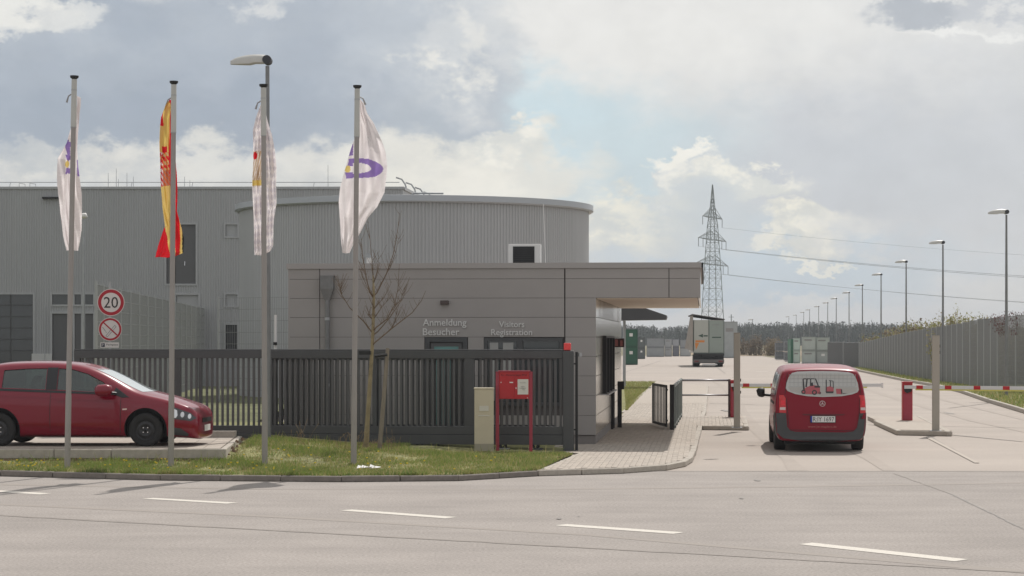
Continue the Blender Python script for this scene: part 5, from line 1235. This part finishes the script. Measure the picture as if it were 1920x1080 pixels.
cr('lower dark crate just right of the green crates', 1202.5, 673, 653, 13, DGR, G1); cr('upper dark crate just right of the green crates', 1202.5, 673, 633, 13, DGR, G1, 1, 653)
cr('lower grey crate second from the green crates', 1229, 669, 651.5, 33, GRY, G1, 0); cr('upper grey crate second from the green crates', 1229, 669, 634, 33, (.26, .275, .285), G1, 0, 651.5)
cr('lower narrow pale crate with dark openings in the far grey row', 1253, 668.5, 652, 13, (.34, .35, .36), G1, 2); cr('upper narrow pale crate with dark openings in the far grey row', 1253, 668.5, 635.5, 13, (.34, .35, .36), G1, 2, 652)
cr('lower dark grey crate in the middle of the far row', 1267, 668, 650, 12, (.17, .175, .20), G1, 0); cr('upper light grey crate in the middle of the far row', 1267, 668, 636, 12, (.33, .34, .36), G1, 0, 650)
cr('lower pale crate left of the lorry', 1285, 668, 653, 20, (.40, .41, .41), G1, 0); cr('upper grey crate left of the lorry', 1285, 668, 637, 20, (.29, .30, .31), G1, 0, 653)
cr('tall pale container directly behind the right side of the lorry', 1370, 671, 603, 26, (.33, .35, .35), None, 2, d=4)
cr('lower green ended crate left of the pale crates', 1494, 681, 657.5, 13, MINT, G1, 2); cr('upper green ended crate left of the pale crates', 1494, 681, 634, 13, MINT, G1, 2, 657.5)
tag(MB().box(-.12, .12, 0, 2.3, 0, 2.3).build('rack_end', mat('rack_green', (.05, .16, .10), .6), None, ((1485-960)*205/FPX, 205, 0)), 'green upright rack end at the left of the pale crates', 'rack')
cr('lower pale green crate of the middle stack right of the green rack', 1517, 682, 657.5, 25, PAL, G1, 2); cr('upper pale green crate of the middle stack right of the green rack', 1517, 682, 631.5, 25, PAL, G1, 2, 657.5)
cr('lower grey crate of the rightmost stack in front of the fence', 1543, 682, 658, 25, (.36, .385, .37), G1, 1); cr('upper pale crate of the rightmost stack in front of the fence', 1543, 682, 632.5, 25, PAL, G1, 2, 658)
for k, (px_, pb, pt, w) in enumerate(((1463, 675, 641, 16), (1478, 678, 640, 12))):
    t = thing('wire_rack', ['wire mesh rack stack farthest left of the right hand crates', 'dark wire rack stack next to the green rack end'][k], 'rack', ((px_-960)*gd(pb)/FPX, gd(pb), 0))
    D = gd(pb); W_ = w*D/FPX; H_ = (pb-pt)*D/FPX; b = MB()
    for j in range(5): b.box(-W_/2, W_/2, 0, .04, j*H_/4-.0, j*H_/4+.06); 
    for j in range(7): x = -W_/2+j*W_/6; b.box(x-.02, x+.02, -.01, .03, 0, H_)
    b.build('mesh', mat('rack_zinc', (.22, .23, .24), .5), t); MB().box(-W_/2, W_/2, .3, 1.2, .1, H_*.46).box(-W_/2, W_/2, .3, 1.2, H_*.52, H_*.95).build('load', mat('rack_load', (.13, .14, .15), .8), t)

# ------------------------------------------------------------------ pylon
py = thing('electricity_pylon', 'tall lattice electricity pylon beyond the yard with three pairs of arms', 'pylon', ((1336-960)*600/FPX, 600, -2))
PM = mat('pylon_steel', (.17, .20, .19), .6)
U = 600/FPX
def pw(z): return interp([(0, 3.3), (9, 2.35), (24, 1.75), (36, 1.1), (42, .45), (47.8, .05)], z)
b = MB(); lv = [0, 4.5, 9, 12.2, 15.4, 18.6, 21.5, 24, 26.5, 29, 31.5, 33.8, 36, 38, 40, 42, 44, 47.8]
cs = [(1, 1), (-1, 1), (-1, -1), (1, -1)]
for z0, z1 in zip(lv, lv[1:]):
    a0, a1_ = pw(z0), pw(z1)
    for k in range(4):
        p, q = cs[k], cs[(k+1) % 4]; P0_, P1_ = (p[0]*a0, p[1]*a0, z0), (p[0]*a1_, p[1]*a1_, z1); Q0, Q1 = (q[0]*a0, q[1]*a0, z0), (q[0]*a1_, q[1]*a1_, z1)
        b.tube([P0_, P1_], .11, 4); 
        if z1 < 47: b.tube([P0_, Q1], .05, 3); b.tube([Q0, P1_], .05, 3); b.tube([P1_, Q1], .05, 3)
b.build('tower', PM, py, rot=R(20))
tips = []
for k, (za, L_) in enumerate(((36.5, 9.5), (30.3, 13.5), (23.3, 15.5))):
    z = za+2; b = MB()
    for s2 in (-1, 1):
        for w in (-1, 1): b.tube([(0, w*1.0, z), (s2*L_, 0, z)], .10, 4); b.tube([(0, w*.8, z+2.6), (s2*L_, 0, z)], .07, 4)
        for j in range(1, 7):
            t_ = j/7; x = s2*L_*t_; h = 2.6*(1-t_); b.tube([(x, 1-t_, z), (x, (1-t_)*.8, z+h)], .04, 3); b.tube([(x, 1-t_, z), (s2*L_*(j-1)/7, (1-(j-1)/7)*.8, z+2.6*(1-(j-1)/7))], .04, 3)
    b.build('arm', PM, py, rot=R(68)); b = MB()
    for s2 in (-1, 1):
        for t_ in ((1,) if k == 0 else (1, .68)): MB().tube([(s2*L_*t_, 0, z), (s2*L_*t_, 0, z-2.4)], .09, 5).build('insulator', mat('insulator', (.10, .11, .11), .4), py, rot=R(68))
    c, s3 = math.cos(R(68)), math.sin(R(68)); o = Vector(py.location)
    for t_ in ((1,) if k == 0 else (1, .68)):
        tips.append(o+Vector((c*L_*t_, s3*L_*t_, z-2.4)))
        if k: tips.append(o+Vector((-c*L_*t_, -s3*L_*t_, z-2.4)))
wr2 = thing('power_lines', 'sagging power lines running right from the lattice pylon', 'power lines', tuple(py.location))
for T_ in tips:
    b = MB(); off = T_-Vector(py.location); pts = []
    for i in range(25):
        t_ = i/24; pts.append(off+Vector((300*t_, -60*t_, -10*4*t_*(1-t_)*.75-9*t_)))
    b.tube(pts, .032, 4); b.build('wire', mat('wire_grey', (.22, .23, .24), .6), wr2)
sp = thing('distant_mast', 'tiny distant power mast just right of the lorry roof', 'mast', ((1371-960)*800/FPX, 800, 0))
MB().tube([(0, 0, 0), (0, 0, 11.6)], .18, 5).tube([(-1, 0, 10.6), (1, 0, 10.6)], .12, 4).build('mast', PM, sp)

# ------------------------------------------------------------------ forest, bushes
random.seed(21)
FG = [mat('conifer_%s' % n, c, .9) for n, c in (('dark', (.022, .034, .020)), ('mid', (.032, .046, .026)), ('brown', (.055, .045, .030)))]
b = MB()
def top_y(px): return interp([(900, 604), (1160, 604), (1200, 606), (1250, 611), (1275, 607), (1300, 606), (1380, 602), (1450, 601), (1560, 599), (1640, 601), (1700, 606), (1740, 610), (1800, 612), (2100, 606)], px)
for k in range(2100):
    px_ = random.uniform(1100, 2060); D = random.uniform(760, 1150); ht = 2.3+(HOR-top_y(px_))*D/FPX; x = (px_-960)*D/FPX
    if D > 830 or random.random() < .5: H_ = ht*random.uniform(.80, 1.0)+(random.uniform(0, 1.2) if random.random() < .06 else 0)
    else: H_ = ht*random.uniform(.6, .9)
    kind_ = random.random(); m_ = random.choice((0, 0, 1, 1, 2 if kind_ > .7 else 0)); z0 = -.5; Wd = random.uniform(1.6, 3.0)
    for j in range(26):
        t_ = random.random(); r = Wd*(1-t_**1.5)*(1 if kind_ < .6 else .9)+.2; a = random.uniform(0, 6.28); zc = z0+H_*(.12+.88*t_); px2 = x+r*math.cos(a)*.7; py2 = D+r*math.sin(a)*.7
        s = random.uniform(.5, 1.1)*(1.2-t_*.6); q = [(px2+random.uniform(-s, s), py2+random.uniform(-s, s), zc+random.uniform(-s, s*.7)) for _ in range(3)]
        b.add(q, [(0, 1, 2)], m_)
    b.tube([(x, D, z0), (x, D, z0+H_*.93)], [.9 if kind_ < .6 else .5, .06], 4, m_)
kind(tag(b.build('forest', FG), 'dark conifer forest closing the horizon behind the yard', 'forest'), 'stuff')
def bush(name, label, x, y, z, w, h, cols, n, leaf, stems=30, d=None):
    t = thing(name, label, 'bush' if 'bush' in name else 'tree' if 'tree' in name else 'plant', (x, y, z)); d = d or w*.5; S_ = MB(); F_ = MB(); tips_ = []
    for k in range(stems):
        bx = random.uniform(-w*.42, w*.42); a = Vector((bx*.8, random.uniform(-d, d)*.3, 0)); hh = h*random.uniform(.6, 1.05)*(1-.45*abs(bx/(w*.5))**2); e = Vector((bx+random.gauss(0, w*.06), random.uniform(-d, d)*.5, hh)); mid = a.lerp(e, .5)+Vector((random.gauss(0, .1), 0, 0)); S_.tube([a, mid, e], [.04*h/3, .025*h/3, .006], 4); tips_.append((a, mid, e))
    S_.build('stems', mat('bush_stem', (.15, .12, .09), .9), t)
    for k in range(n):
        a, mid, e = random.choice(tips_); u = random.random()**.6; p = a.lerp(mid, u*2) if u < .5 else mid.lerp(e, u*2-1); p = p+Vector((random.gauss(0, w*.035), random.gauss(0, d*.12), random.gauss(0, h*.05))); s = leaf*random.uniform(.5, 1.3)
        F_.add([p+Vector((random.uniform(-s, s), random.uniform(-s, s), random.uniform(-s, s))) for _ in range(3)], [(0, 1, 2)], random.randrange(len(cols)))
    F_.build('foliage', cols, t); return t
YG = [mat('bud_%s' % n, c, .8, trans=.3) for n, c in (('yellow', (.34, .32, .12)), ('olive', (.24, .24, .10)), ('tan', (.30, .25, .16)))]
BR = [mat('bare_%s' % n, c, .9) for n, c in (('brown', (.20, .155, .11)), ('tan', (.26, .21, .15)), ('grey', (.15, .13, .11)))]
for k, (px_, D, w, ty2, lab) in enumerate(((1795, 112, 3.0, 586, 'tallest yellow budding bush rising above the right fence'), (1770, 140, 5.0, 598, 'yellow budding bush left of the tallest one above the right fence'), (1826, 118, 3.0, 597, 'yellow budding bush right of the tallest one above the right fence'), (1735, 150, 6, 603, 'tan budding bush low behind the right fence'), (1700, 175, 8, 611, 'brown budding bush at the far end behind the right fence'), (1868, 112, 3.2, 603, 'sparse olive bush behind the fence left of the creeper'), (1930, 104, 4, 604, 'sparse bush behind the fence at the right frame edge'))):
    bush('bush', lab, (px_-960)*D/FPX, D, 0, w, 2.3-(ty2-HOR)*D/FPX, YG if k < 3 else YG[1:]+BR[:1], 9000, .085*D/110, 110)
bush('bare_tree', 'round bare brown tree in the field behind the left beige post', (1425-960)*300/FPX, 300, 0, 5.6, 2.3+9*300/FPX*1.0, BR, 3500, .13, 60)
bush('bare_tree', 'smaller yellowish bare tree right of the round brown one', (1452-960)*295/FPX, 295, 0, 3.0, 2.3+1*300/FPX, [BR[1], YG[2]], 1800, .12, 40)
bush('bare_bush', 'low bare brown bush between lorry container and beige post', (1396-960)*310/FPX, 310, 0, 3.0, 2.3, BR, 1500, .13, 40)
CR = [mat('creeper_%s' % n, c, .8) for n, c in (('red', (.15, .05, .05)), ('brown', (.11, .06, .05)))]
for k, (px_, w, h) in enumerate(((1876, .45, .75), (1902, .62, .85))):
    t = thing('creeper', ['dry dark red creeper on the fence left of the nearest lamp', 'dry dark red creeper hanging over the fence right of the nearest lamp'][k], 'creeper', ((at(px_, 600, (91.1, 88.3)[k]).x, (91.1, 88.3)[k], 2.62))); b = MB()
    for j in range(330):
        x = random.gauss(0, w*.45); s = .04; z = random.random()**1.1*h*1.15*(1.1-abs(x/w)*.5); z = h-z if True else z; p = Vector((x, random.gauss(0, .08), z)); b.add([p+Vector((random.uniform(-s, s), random.uniform(-s, s), random.uniform(-s*1.6, s))) for _ in range(3)], [(0, 1, 2)], j % 2)
    b.build('foliage', CR, t)
# grassy bank at the yard end
kind(MB().sheet([(26, 292), (48, 292), (60, 420), (26, 420)], .02).build('field', mat('dry_field', (.26, .20, .13), 1, var=.2, scale=.2)), 'structure')
# ------------------------------------------------------------------ air
hm = bpy.data.materials.new('haze_air'); hm.use_nodes = True; nt = hm.node_tree; nt.nodes.clear()
vo = nt.nodes.new('ShaderNodeVolumePrincipled'); vo.inputs['Color'].default_value = (.86, .90, .96, 1); vo.inputs['Density'].default_value = .00027
ou = nt.nodes.new('ShaderNodeOutputMaterial'); nt.links.new(vo.outputs[0], ou.inputs['Volume'])
kind(MB().box(-2600, 2600, -70, 4600, -3, 60).build('haze', hm), 'stuff')
